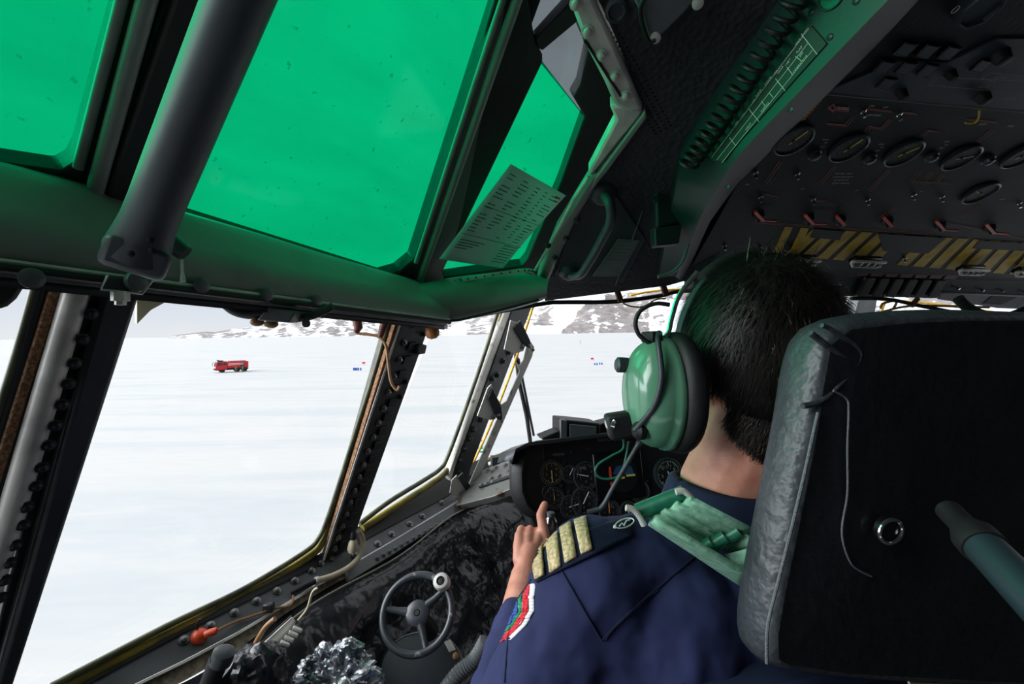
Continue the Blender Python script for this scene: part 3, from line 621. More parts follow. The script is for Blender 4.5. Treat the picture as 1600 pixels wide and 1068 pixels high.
def sill():
    k = 1/3.0769
    def c7(x, y): return (280+x*k, 800+y*k)
    root = sthing('trim_19', SP.at(300, 1010))
    # dark seal, rivet ledge, bright edge, foam: bands measured along the sill
    def band(a, b, off, t, m, name, bev=.002): return MB().prism(PP(SP, a+b[::-1], off), SP.n, t).build(name, m, root, bev=bev)
    L0 = [(-300, 1262), (60, 1082), (280, 972), (505, 862), (560, 820), (700, 740), (760, 712)]
    L1 = [(-280, 1278), (95, 1090), (285, 988), (508, 876), (565, 845), (712, 768), (765, 734)]
    L2 = [(-220, 1283), (165, 1090), (285, 1032), (380, 982), (500, 908), (600, 852), (715, 782), (770, 742)]
    L3 = [(-160, 1288), (235, 1090), (290, 1062), (365, 1020), (440, 962), (510, 918), (620, 862), (725, 790), (800, 760)]
    # as seam-free quads
    def bandq(A_, B_, off, t, m, name):
        n_ = 24; import bisect
        def samp(Lx, f):
            tot = [0]
            for p, q in zip(Lx, Lx[1:]): tot.append(tot[-1]+math.hypot(q[0]-p[0], q[1]-p[1]))
            d = f*tot[-1]; i = min(len(Lx)-2, max(0, bisect.bisect_right(tot, d)-1)); u = (d-tot[i])/(tot[i+1]-tot[i])
            return (Lx[i][0]+(Lx[i+1][0]-Lx[i][0])*u, Lx[i][1]+(Lx[i+1][1]-Lx[i][1])*u)
        g = [[SP.at(*samp(A_, i/n_), off-t), SP.at(*samp(A_, i/n_), off), SP.at(*samp(B_, i/n_), off), SP.at(*samp(B_, i/n_), off-t)] for i in range(n_+1)]
        return MB().grid(g).build(name, m, root)
    bandq(L0, L1, .004, .02, 'black_rubber', 'seal')
    bandq(L1, L2, .000, .02, 'panel_grey', 'rivet_ledge')
    bandq([(x-3, y+2) for x, y in L2], [(x, y+5) for x, y in L2], .002, .01, 'silver', 'bright_edge')
    bandq([(x, y+4) for x, y in L2], L3, -.006, .02, 'foam_beige', 'foam_strip')
    bolts(root, SP, [c7(*p) for p in ((22, 615), (150, 545), (265, 483), (372, 427), (470, 378), (555, 328), (635, 280), (680, 245))], .0052, .001)
    bolts(root, SP, [(x, y) for x, y in ((555, 868), (590, 849), (612, 834), (640, 818), (660, 806), (690, 785))], .0055, .001, 'bolt_metal')
    # small bright rivets of the metal shelf further forward
    pts = [(590+i*9.3, 872-i*5.2) for i in range(13)]
    g = MB(); sp = [(545, 908), (620, 862), (715, 800), (800, 752), (800, 742), (715, 784), (600, 853), (540, 888)]
    g.prism(PP(SP, sp, .004), SP.n, .01).build('shelf_plate', 'panel_grey', root, bev=.001)
    bolts(root, SP, pts, .0045, .004, 'panel_grey', 'rivet')
    # forward shelf below the windshield corner: grey with rust
    mat('rust_grey', S(104, 106, 102), .45, .2, S(62, 42, 28), 22, .58, .66)
    root2 = sthing('trim_20', SP.at(780, 740))
    FP = plane3(SP.at(712, 788), SP.at(725, 745), U(832, 700, 1.36))
    MB().prism(PP(FP, [(712, 790), (726, 745), (752, 735), (840, 700), (840, 745), (770, 775)], .006), FP.n, .02).build('shelf', 'rust_grey', root2, bev=.002)
    MB().prism(PP(FP, [(748, 757), (838, 728), (838, 731), (748, 761)], .012), FP.n, .004).build('step_edge', 'frame_dark', root2)
    bolts(root2, FP, [(762, 735), (775, 731), (790, 727), (768, 748), (780, 744), (752, 759), (760, 757), (770, 754)], .006, .006, 'panel_grey', 'rivet')
sill()

def side_console():
    # black vinyl cover draped below the sill
    top = [(120, 1150), (235, 1096), (300, 1072), (372, 1028), (440, 975), (505, 930), (620, 868), (702, 806), (760, 782), (815, 772), (845, 772)]
    T = cr([SP.at(x, y, .004) for x, y in top], 6); n = len(T)
    g = []
    for i, p in enumerate(T):
        t_ = i/(n-1); row = []
        for j in range(26):
            s = j/25.0
            q = p + RW*(.020+.16*s) - Z*(.38*s)
            fo = noise.noise(V((t_*13+s*4, s*2.2, 0)))
            w = (.030*fo+.016*(1-2*abs(noise.noise(V((t_*24-s*7, s*5+3, 2)))))**3)*min(1, s*6) + .010*math.sin(math.pi*min(1, s*4))
            q = q+RW*w
            if j == 0: q = p-RW*.02
            row.append(q)
        g.append(row)
    o = MB().grid(g).build('vinyl_cover', 'vinyl', smooth=180, solid=.003)
    tag(o, 'black shiny vinyl cover sagging below the window sill', 'cover')
    # stitched hem cord along the top
    h = thing('hem_cord', 'pale cord running along the top hem of black vinyl', 'cord', T[20])
    MB().tube([p+RW*.012+Z*.004 for p in T[22:]], .0022, 6).build('cord', 'stitch', h)
    MB().tube(cr([U(x, y, .80) for x, y in ((466, 968), (480, 950), (488, 925), (496, 918))], 6), .0022, 6).build('cord_end', 'cream_hose', h)
    # flight bag / pocket edge under it: dark side wall
    P1 = Pl(A(-.5, 0, -.86), Z+RW*.2)
    o = MB().prism([A(-.72, .25, -.86), A(-.72, 1.25, -.86), A(-.35, 1.25, -.80), A(-.35, .25, -.80)], Z, .02).build('side_console', 'frame_dark', bev=.004); tag(o, 'dark flat side console beneath the nose wheel tiller', 'console')
    # tiller
    c = U(652, 957, .84); ax = unit(CAM-c+V((-.25, .0, .18))); X, Y = perp(ax)
    r0 = thing('steering_tiller', 'small black three-spoke nose wheel steering wheel on side console', 'steering wheel', c)
    R = .064; ring = [c+X*(R*math.cos(a))+Y*(R*math.sin(a)) for a in [2*math.pi*i/48 for i in range(48)]]
    mat('tiller_paint', S(58, 62, 68), .3, 0, S(120, 122, 124), 60, .66, .7)
    MB().tube(ring, .0068, 14, True).build('rim', 'tiller_paint', r0)
    MB().lathe(c-ax*.012, ax, [(.019, 0), (.022, .004), (.022, .012), (.018, .015), (.006, .015), (.006, .011)], 24).build('hub', 'tiller_paint', r0)
    MB().lathe(c+ax*.0005, ax, [(.0055, 0), (.0045, .004)], 12).build('hub_hole', 'black_rubber', r0)
    cx = pix(c)
    for u, w in ((594, 948), (690, 915), (672, 1012)):
        e = U(u, w, .84); e = c+(e-c-ax*(e-c).dot(ax)).normalized()*R
        q = MB(); q.tube([c+(e-c)*.25-ax*.006, c+(e-c)*.6-ax*.005, e], [.009, .006, .0055], 12); q.build('spoke', 'tiller_paint', r0)
    kp = U(685, 902, .83); kc = c+(kp-c-ax*(kp-c).dot(ax)).normalized()*(R+.001)
    q = MB(); q.lathe(kc, ax, [(.012, 0), (.015, .003), (.0155, .020), (.013, .026), (.008, .027), (.008, .022)], 20); q.build('knob', 'silver', r0)
    MB().lathe(kc+ax*.0225, ax, [(.0078, 0), (.005, .002)], 14).build('knob_centre', 'black_rubber', r0)
    MB().tube([c-ax*.01, c-ax*.10-Z*.02], [.012, .02], 14).build('column', 'black_rubber', r0)
    # tiller pedestal
    rp_ = thing('tiller_pedestal', 'dark rounded pedestal housing under the nose wheel steering wheel', 'pedestal', U(655, 1050, .9))
    pc = U(658, 1040, .90); ax2 = unit(CAM-pc+Z*.4)
    MB().lathe(pc-ax2*.09, ax2, [(.085, 0), (.085, .07), (.078, .078), (.04, .085)], 28, x=X, sx=1.0, sy=.75).build('housing', 'dark_paint', rp_)
    MB().tube([pc+X*(.085*math.cos(a))-ax2*.016+Y*(.062*math.sin(a)) for a in [2*math.pi*i/40 for i in range(40)]], .0015, 6, True).build('seam', 'panel_grey', rp_)
    MB().lathe(U(712, 1025, .86), ax2, [(.006, 0), (.006, .004), (.003, .006)], 12).build('bolt', 'brown_wire', rp_)
    q = MB(); pv = Pl(U(695, 1010, .84), ax2); q.prism(PP(pv, [(694, 1002), (704, 998), (712, 1014), (702, 1018)]), pv.n, .003).build('tape_mark', 'silver', rp_)
    # ribbed hose at the lower edge by the sleeve
    hs = []; ctrl = cr([U(x, y, .80) for x, y in ((690, 1085), (716, 1052), (742, 1030), (760, 1000))], 14)
    o = MB().tube(ctrl, [.012+.0022*(i % 2) for i in range(len(ctrl))], 12).build('ribbed_hose', 'panel_grey'); tag(o, 'grey ribbed air hose beside the pilot sleeve', 'hose')
    # wall map light : white louvred vent
    vc = U(432, 985, .74); v0 = thing('louvred_vent', 'off-white louvred air outlet on the sill beside black vinyl', 'vent', vc)
    pv = Pl(vc, RW*.5+Z*1.0); Q = [(402, 1010), (456, 960), (464, 968), (452, 985), (416, 1022), (408, 1020)]
    MB().prism(PP(pv, Q, .01), pv.n, .02).build('body', 'silver_worn', v0, bev=.004)
    for i in range(4):
        x, y = 440+i*6.5, 998-i*7.5; MB().prism(PP(pv, [(x, y), (x+14, y+6), (x+12, y+10), (x-2, y+4)], .016), pv.n, .006).build('louvre', 'silver_worn', v0, bev=.001)
    MB().tube([pv.at(405, 1007, .012), pv.at(455, 962, .012)], .0015, 6).build('seam', 'black_rubber', v0)
    # tan hose left of vent
    o = MB().tube(cr([U(x, y, .72) for x, y in ((396, 1012), (404, 996), (416, 978), (430, 966))], 6), [.004]*19, 10).build('tan_hose', 'brown_wire'); tag(o, 'short tan curved tube beside the louvred outlet', 'tube')
    # black handle lever
    hl = thing('lever_handle', 'black round-capped lever standing up by the window sill', 'lever', U(330, 1060, .62))
    MB().tube([U(318, 1092, .62), U(345, 1024, .60)], [.012, .0125], 18).build('grip', 'black_rubber', hl)
    MB().lathe(U(349, 1017, .60)-V((0, 0, .004)), unit(U(349, 1012, .6)-U(335, 1050, .6)), [(.0135, -.012), (.0135, .004), (.009, .006)], 20).build('cap', 'dark_paint', hl)
    # crumpled black bag lower left
    def crumple(name, c, a, b, d, m, amp, sc, seed, nu=46, nv=30):
        q = MB(); vs = []
        for j in range(nv+1):
            t_ = math.pi*j/nv
            for i in range(nu):
                p_ = 2*math.pi*i/nu; u_ = V((math.sin(t_)*math.cos(p_), math.sin(t_)*math.sin(p_), math.cos(t_)))
                w = 1+amp*noise.fractal(u_*sc+V((seed, 0, 0)), .8, 2.2, 5)+amp*.6*abs(noise.noise(u_*sc*2.3+V((0, seed, 0))))
                vs.append(V(c)+(V(a)*u_.x+V(b)*u_.y+V(d)*u_.z)*w)
        fs = [[j*nu+i, j*nu+(i+1) % nu, (j+1)*nu+(i+1) % nu, (j+1)*nu+i] for j in range(nv) for i in range(nu)]
        q.add(vs, fs); return q.build(name, m, smooth=35)
    o = crumple('vinyl_bag', U(392, 1070, .66), RW*.05, FW*.055, Z*.05, 'vinyl', .22, 1.4, 3); tag(o, 'crumpled black vinyl bag end bulging by the sill bottom', 'bag')
    o = crumple('plastic_wrap', U(528, 1062, .74), V((.062, 0, 0)), V((0, .05, 0)), Z*.05, 'foil', .30, 2.2, 8, 90, 60); tag(o, 'crumpled shiny plastic wrapping on the side console', 'plastic wrap')
    # cup holder ring
    cc = U(482, 1040, .76); an = unit(CAM-cc+Z*.2); x_, y_ = perp(an)
    rr = thing('cup_holder', 'thin metal ring of an empty cup holder beside shiny wrapping', 'cup holder', cc)
    MB().tube([cc+x_*(.0112*math.cos(a))+y_*(.0112*math.sin(a)) for a in [2*math.pi*i/30 for i in range(30)]], .0009, 6, True).build('ring', 'silver', rr)
    MB().lathe(cc, -an, [(.0108, 0), (.0108, .03)], 24).build('well', 'black_rubber', rr)
    # edge rail with little labels at right of the wrapping
    er = thing('console_rail', 'thin metal edge rail of the side console next to tiller', 'rail', U(575, 1040, .78))
    MB().tube([U(536, 1012, .82), U(562, 1036, .79), U(592, 1072, .76)], .0018, 6).build('rail', 'silver_worn', er)
    MB().box(U(565, 1060, .775), V((.022, .0, .008)), V((0, .012, 0)), V((-.004, 0, .010))).build('label_plate', 'silver_worn', er, bev=.001)
    # red plug with wire on the sill
    rc = U(322, 990, pix(SP.at(322, 990))[2]-.012); rg = thing('red_plug', 'red-orange rubber plug with wire on the window sill', 'plug', rc)
    dd = unit(U(342, 984, .6)-U(305, 996, .6))
    MB().lathe(rc-dd*.018, dd, [(.004, -.004), (.011, 0), (.0125, .006), (.011, .013), (.006, .018), (.0055, .034), (.0035, .037)], 18).build('plug_body', 'orange_plastic', rg)
    MB().tube([rc-dd*.014, rc-dd*.016+Z*.02, rc-dd*.010+Z*.028], .0022, 8).build('tip', 'black_rubber', rg)
    w = cr([rc+dd*.018]+[SP.at(x, y, .006) for x, y in ((365, 972), (400, 960), (430, 950), (450, 947), (457, 940), (458, 930))], 6)
    MB().tube(w, .0022, 8).build('wire', 'brown_wire', rg)
    MB().box(SP.at(420, 948, .008), V((.009, 0, 0)), V((0, .007, 0)), V((0, 0, .008))).build('terminal', 'bolt_dark', rg, bev=.003)
    # cream hose
    ch = thing('cream_hose', 'cream rubber hose curling down from the bolted post', 'hose', SP.at(520, 890))
    w = cr([WP.at(560, 828, .04), WP.at(567, 845, .045), SP.at(562, 868, .02), SP.at(545, 886, .016), SP.at(520, 899, .012), SP.at(497, 906, .012)], 8)
    MB().tube(w, .006, 12).build('hose', 'cream_hose', ch)
    MB().tube([w[-1], w[-1]-unit(w[2]-w[-1])*.0+(w[-1]-w[-4])*.6], .0075, 12).build('ferrule', 'silver', ch)
    MB().tube([w[-1]+(w[-1]-w[-4])*.6, SP.at(478, 914, .01), SP.at(455, 926, .004)], [.005, .006, .004], 10).build('plug_end', 'black_rubber', ch)
    ck = thing('toggle_lamp', 'small cream bulb toggle hanging on the bolted post', 'lamp', WP.at(549, 855, .05))
    MB().lathe(WP.at(552, 842, .05), -Z+V((-.1, 0, 0)), [(.005, 0), (.009, .006), (.011, .02), (.008, .028), (.003, .03)], 16).build('bulb', 'cream_hose', ck)
    MB().lathe(WP.at(552, 842, .05), Z, [(.006, 0), (.007, .006), (.004, .016)], 12).build('socket', 'black_rubber', ck)
side_console()

# ================================================================== WIRES, HINGES, HANDLE
def small_fittings():
    r = thing('cable_bundle', 'thick black cable bundle sagging under ledge over side window', 'cable', U(400, 490, .66))
    MB().tube(cr([U(x, y, .66) for x, y in ((335, 458), (352, 476), (368, 487), (390, 492), (412, 490))], 6), .0062, 10).build('cable', 'black_rubber', r)
    MB().tube(cr([U(x, y, .665) for x, y in ((345, 458), (362, 478), (382, 484), (400, 482))], 6), .0045, 10).build('cable', 'black_rubber', r)
    MB().tube(cr([U(x, y, .67) for x, y in ((445, 497), (475, 496), (500, 488), (520, 478))], 6), .006, 10).build('cable', 'black_rubber', r)
    MB().tube(cr([U(x, y, .66) for x, y in ((380, 482), (378, 470), (384, 464), (394, 468))], 6), .002, 8).build('cable', 'black_rubber', r)
    b = thing('junction_box', 'small dark metal box hanging under ledge over side window', 'box', U(430, 490, .65))
    MB().prism([U(x, y, .64) for x, y in ((418, 478), (462, 487), (450, 504), (401, 500))], V((0, -1, 0)), .03).build('box', 'panel_grey', b, bev=.002)
    MB().prism([U(x, y, .648) for x, y in ((410, 462), (426, 464), (420, 490), (404, 484))], V((0, -1, 0)), .012).build('mount', 'dark_paint', b, bev=.002)
    for u, w in ((402, 503), (424, 506)): MB().ell(U(u, w, .655), (.010, 0, 0), (0, .008, 0), (0, 0, .006), 12, 8).build('knob', 'brown_wire', b)
    o = MB().lathe(U(479, 505, .66), V((0, -1, 0)), [(.006, 0), (.006, .002)], 16).build('round_tab', 'frame_dark'); tag(o, 'dark round tab hanging just under the black cable', 'tab')
    q = thing('brown_cable', 'thin tan cable looping down beside the bolted window post', 'cable', U(610, 560, .95))
    MB().tube(cr([U(x, y, .95) for x, y in ((556, 512), (558, 520), (575, 522), (592, 526), (603, 540), (607, 570), (611, 596), (620, 609), (624, 603))], 6), .0032, 8).build('cable', 'brown_wire', q)
    MB().tube([U(556, 490, .95), U(560, 512, .95), U(556, 519, .95)], [.010, .009, .006], 10).build('connector', 'dark_red', q)
    MB().tube([U(605, 497, .95), U(598, 512, .95), U(594, 526, .95)], [.010, .008, .006], 10).build('connector', 'dark_red', q)
    # long cable across the top of the windshield
    o = MB().tube(cr([U(x, y, 1.12) for x, y in ((690, 502), (760, 490), (850, 474), (880, 472), (960, 471), (1030, 462), (1060, 455), (1120, 452))], 6), .0055, 10).build('long_cable', 'black_rubber'); tag(o, 'long black cable strung under the liner across the windshield top', 'cable')
    o = MB().tube(cr([U(x, y, 1.11) for x, y in ((966, 462), (975, 474), (990, 479), (1008, 478), (1024, 468), (1040, 466))], 6), .002, 8).build('tan_wire', 'brown_wire'); tag(o, 'thin tan wire drooping under the long black cable', 'wire')
    for (u, w), lb in (((967, 462), 'dark red cable clip on the long cable above the windshield'), ((1038, 452), 'dark red cable clip above the headset wire')):
        o = MB().box(U(u, w, 1.10), (.006, 0, .003), (0, .006, 0), (-.004, 0, .012)).build('cable_clip', 'dark_red', bev=.002); tag(o, lb, 'clip')
    # overhead front cables near right window
    o = MB().tube(cr([U(x, y, .95) for x, y in ((1330, 466), (1385, 467), (1440, 478), (1520, 492), (1600, 496))], 6), .004, 8).build('long_cable', 'black_rubber'); tag(o, 'black cable slanting across the far windshield under the overhead panel', 'cable')
    o = MB().tube(cr([U(x, y, .80) for x, y in ((1497, 466), (1512, 480), (1540, 493), (1575, 495), (1620, 478))], 8), .0085, 12).build('thick_hose', 'black_rubber'); tag(o, 'thick black hose curving below the overhead panel above the seat', 'hose')
    o = MB().tube(cr([U(x, y, .96) for x, y in ((1376, 482), (1380, 474), (1400, 470), (1395, 482), (1382, 486), (1420, 478), (1480, 478), (1545, 480))], 6), .0025, 8).build('wire_loop', 'brown_wire'); tag(o, 'tan wire loop hanging in the far windshield corner', 'wire')
    o = MB().tube([U(1434, 466, .95), U(1424, 478, .95)], .005, 8).build('cable_clip', 'dark_red'); tag(o, 'dark red cable clip above the far windshield', 'clip')
    # hinge arm linkage on the corner post
    HP = Pl(WP.at(790, 560, .06), WP.n+V((0, -.6, 0)))
    r = thing('hinge_linkage', 'long grey metal arm with three hinge brackets on the corner post', 'linkage', HP.at(740, 770))
    MB().prism(PP(HP, [(826, 528), (835, 542), (832, 556), (795, 640), (738, 772), (731, 779), (726, 772), (784, 638), (776, 620), (784, 632), (792, 626), (812, 580), (807, 566), (812, 571), (818, 562)]), HP.n, .004).build('arm', 'silver_worn', r, bev=.001)
    for i, (P, piv) in enumerate((([(798, 500), (812, 505), (822, 538), (818, 548), (806, 552), (788, 546)], (816, 541)),
                       ([(762, 606), (768, 600), (778, 644), (774, 655), (766, 656), (746, 650)], (771, 650)),
                       ([(706, 750), (714, 742), (727, 762), (728, 772), (720, 778), (703, 770)], (720, 773)))):
        MB().prism(PP(HP, P, .006), HP.n, .004).build('bracket', 'silver_worn', r, bev=.001)
        MB().lathe(HP.at(*piv, .006), HP.n, [(.0075, 0), (.0075, .004), (.004, .006)], 16).build('pivot', 'bolt_metal', r)
    for P in ([(803, 512), (814, 500), (829, 532), (830, 545), (820, 540)], [(763, 622), (770, 606), (784, 636), (786, 658), (778, 655)], [(716, 746), (724, 738), (740, 768), (732, 772)]):
        MB().prism(PP(HP, P, .012), HP.n, .008).build('hinge_leaf', 'bolt_dark', r, bev=.002)
    for u, w in ((832, 546), (826, 540), (783, 657), (778, 648), (734, 765)): MB().lathe(HP.at(u, w, .012), HP.n, [(.005, 0), (.005, .005), (.002, .007)], 12).build('screw', 'bolt_metal', r)
    # wipers outside
    wr = thing('windshield_wiper', 'black windshield wiper standing outside the glass beside corner post', 'wiper', WFP.at(829, 692, -.06))
    for (P, w_, m, lb) in (([(806, 552), (812, 600), (823, 650), (829, 692)], .008, 'black_rubber', 'black wiper arm outside the windshield by corner post'), ([(806, 560), (818, 620), (830, 680)], .005, 'dark_paint', 'thin dark wiper blade outside the windshield beside its arm')):
        q = MB(); q.tube([WFP.at(x+(4 if w_ < .006 else 0), y, -.06) for x, y in P], w_, 8); q.build('arm' if w_ > .006 else 'blade', m, wr)
    # grab handle on liner
    g = thing('grab_handle', 'curved grey grab handle on the dark liner beside the corner window', 'handle', GP.at(900, 430))
    N = GP.n
    MB().tube(cr([GP.at(940, 300, .0), GP.at(952, 318, .035), GP.at(954, 345, .045), GP.at(940, 375, .046), GP.at(920, 410, .045), GP.at(905, 430, .038), GP.at(888, 428, .0)], 8), .0095, 14).build('grip', 'tube_paint', g)
    for x, y in ((942, 303), (890, 425)): MB().lathe(GP.at(x, y, 0), N, [(.028, 0), (.027, .004), (.018, .012), (.011, .016)], 24).build('mount', 'dark_paint', g)
    # data placard plate beside handle
    p = thing('data_placard', 'scuffed grey data placard beneath the grab handle on the liner', 'placard', GP.at(960, 430))
    MB().prism(PP(GP, [(966, 374), (1000, 376), (968, 432), (926, 432)], .006), N, .004).build('plate', 'panel_grey', p, bev=.001)
    q = MB()
    for i in range(9):
        t_ = i/9; q.seg(GP.at(966-34*t_, 380+50*t_, .0065), GP.at(990-30*t_, 381+49*t_, .0065), .0012, .0004, N)
    q.build('print', 'dim_print', p)
    q = MB(); q.prism(PP(GP, [(905, 300), (960, 300), (1010, 375), (972, 442), (880, 442), (868, 430)], .003), N, .004).build('backing_panel', 'dark_paint', p, bev=.002)
    MB().tube([GP.at(1004, 330, .004), GP.at(962, 445, .004)], .0014, 6).build('seam_rod', 'panel_grey', p)
    # corner silver frame
    fr = sthing('trim_21', GP.at(960, 200))
    q = MB(); q.prism(PP(GP, [(893, -20), (920, -20), (958, 62), (1006, 172), (986, 178), (960, 165), (945, 130), (918, 78), (896, 20)], .012), N, .03).build('upper_arm', 'silver', fr, bev=.006)
    q = MB(); q.prism(PP(GP, [(1006, 172), (1000, 182), (925, 275), (918, 272), (962, 188), (952, 165), (986, 165)], .010), N, .03).build('lower_arm', 'silver', fr, bev=.006)
    q = MB(); q.prism(PP(GP, [(1008, 174), (1012, 184), (950, 268), (922, 300), (930, 278)], .014), N, .02).build('edge_trim', 'ledge_paint', fr, bev=.003)
    q = MB(); q.prism(PP(GP, [(925, 272), (948, 268), (900, 345), (858, 440), (838, 440), (870, 360)], .012), N, .035).build('side_channel', 'ledge_paint', fr, bev=.008)
    q = MB(); q.tube([GP.at(x, y, .016) for x, y in ((920, 276), (896, 312), (876, 350), (852, 395), (836, 422))], .0035, 8).build('bright_edge', 'silver', fr)
    bolts(fr, GP, [(918, 49), (940, 86), (961, 118), (978, 148), (900, 5)], .006, .012, 'silver', 'rivet')
    bolts(fr, GP, [(902, 343), (867, 402), (885, 372), (856, 383)], .005, .02, 'bolt_dark', 'rivet')
    q = MB(); q.tube([GP.at(913, 62, .013), GP.at(970, 150, .013)], .0022, 6).build('groove', 'black_rubber', fr)
    # liner with perforations
    lin_ = sthing('ceiling', GP.at(1000, 300))
    MB().prism(PP(GP, [(900, -160), (1000, 168), (922, 300), (838, 442), (852, 470), (1044, 446), (1100, 430), (1500, -160)], 0), N, .03).build('liner', 'liner', lin_)
    q = MB()   # small perforation pits near the frame
    X = unit(GP.at(1040, 200)-GP.at(960, 60)); Yv = N.cross(X)
    o0 = GP.at(942, 6, .0)
    for i in range(30):
        for j in range(9):
            p0 = o0+X*(.0075*i)+Yv*(-.0085*j)
            a = pix(p0)
            if 935 < a[0] < 1120 and a[1] > -5 and (a[0]-940) > (a[1]-20)*.43 and a[0] < 1010+a[1]*.5: q.lathe(p0+N*.0002, N, [(.0017, 0), (.0012, .0006)], 6)
    if q.v: q.build('perforation', 'black_gloss', lin_)['kind'] = 'stuff'
    b2 = thing('liner_bracket', 'scuffed grey metal bracket screwed to the perforated liner', 'bracket', GP.at(1040, 20))
    MB().prism(PP(GP, [(980, -20), (1110, -30), (1070, 20), (1028, 62), (1016, 66), (1000, 20)], .02), N, .01).build('plate', 'panel_grey', b2, bev=.003)
    MB().tube(cr([GP.at(x, y, .024) for x, y in ((1010, -10), (1000, 18), (1012, 62), (1024, 62))], 5), .003, 8).build('lip', 'black_rubber', b2)
    for x, y in ((1024, 58), (1090, 4)): MB().lathe(GP.at(x, y, .02), N, [(.007, 0), (.007, .004), (.003, .005)], 16).build('screw', 'silver', b2)
    o = MB().lathe(GP.at(963, 15, .001), N, [(.015, 0), (.015, .005), (.011, .007), (.009, .003), (.004, .003)], 24).build('round_plug', 'dark_paint'); tag(o, 'dark round plug button on the perforated liner beside silver frame', 'plug')
    # paper
    PPl = Pl(E2.at(790, 350, .05), E2.n+V((.15, 0, 0)))
    pp = thing('paper_sheet', 'printed paper checklist taped over the narrow green window', 'paper', PPl.at(780, 418))
    c = [PPl.at(798, 256), PPl.at(884, 305), PPl.at(786, 419), PPl.at(686, 404)]
    g = [[(c[0]*(1-u/10.)+c[1]*(u/10.))*(1-v/10.)+(c[3]*(1-u/10.)+c[2]*(u/10.))*(v/10.)+PPl.n*(.004*math.sin(u*.5)*math.sin(v*.3)) for u in range(11)] for v in range(11)]
    MB().grid(g).build('sheet', 'paper', pp, smooth=180, solid=.0006)
    def at(u, v): return (c[0]*(1-u)+c[1]*u)*(1-v)+(c[3]*(1-u)+c[2]*u)*v+PPl.n*.005
    q = MB()
    for i in range(17):
        v = .06+i*.036
        for u0, u1 in ((.05, .22), (.27, .42), (.5, .6), (.66, .72), (.78, .93)):
            if random.random() < .8: q.seg(at(u0, v), at(u0+(u1-u0)*random.uniform(.5, 1), v), .0016, .0003, PPl.n)
    for i in range(4): q.seg(at(.06, .74+i*.03), at(.42-.06*i, .74+i*.03), .0016, .0003, PPl.n)
    for i in range(7): q.seg(at(.7, .70+i*.035), at(.92, .70+i*.035), .0016, .0003, PPl.n)
    for v in (.38, .68): q.seg(at(.03, v), at(.97, v), .0009, .0003, PPl.n)
    q.build('printed_rows', 'ink', pp)
    q = MB(); q.seg(at(.84, .05), at(.93, .05), .004, .0003, PPl.n); q.seg(at(.86, .09), at(.94, .09), .003, .0003, PPl.n); q.build('red_stamp', 'red_ink', pp)
small_fittings()

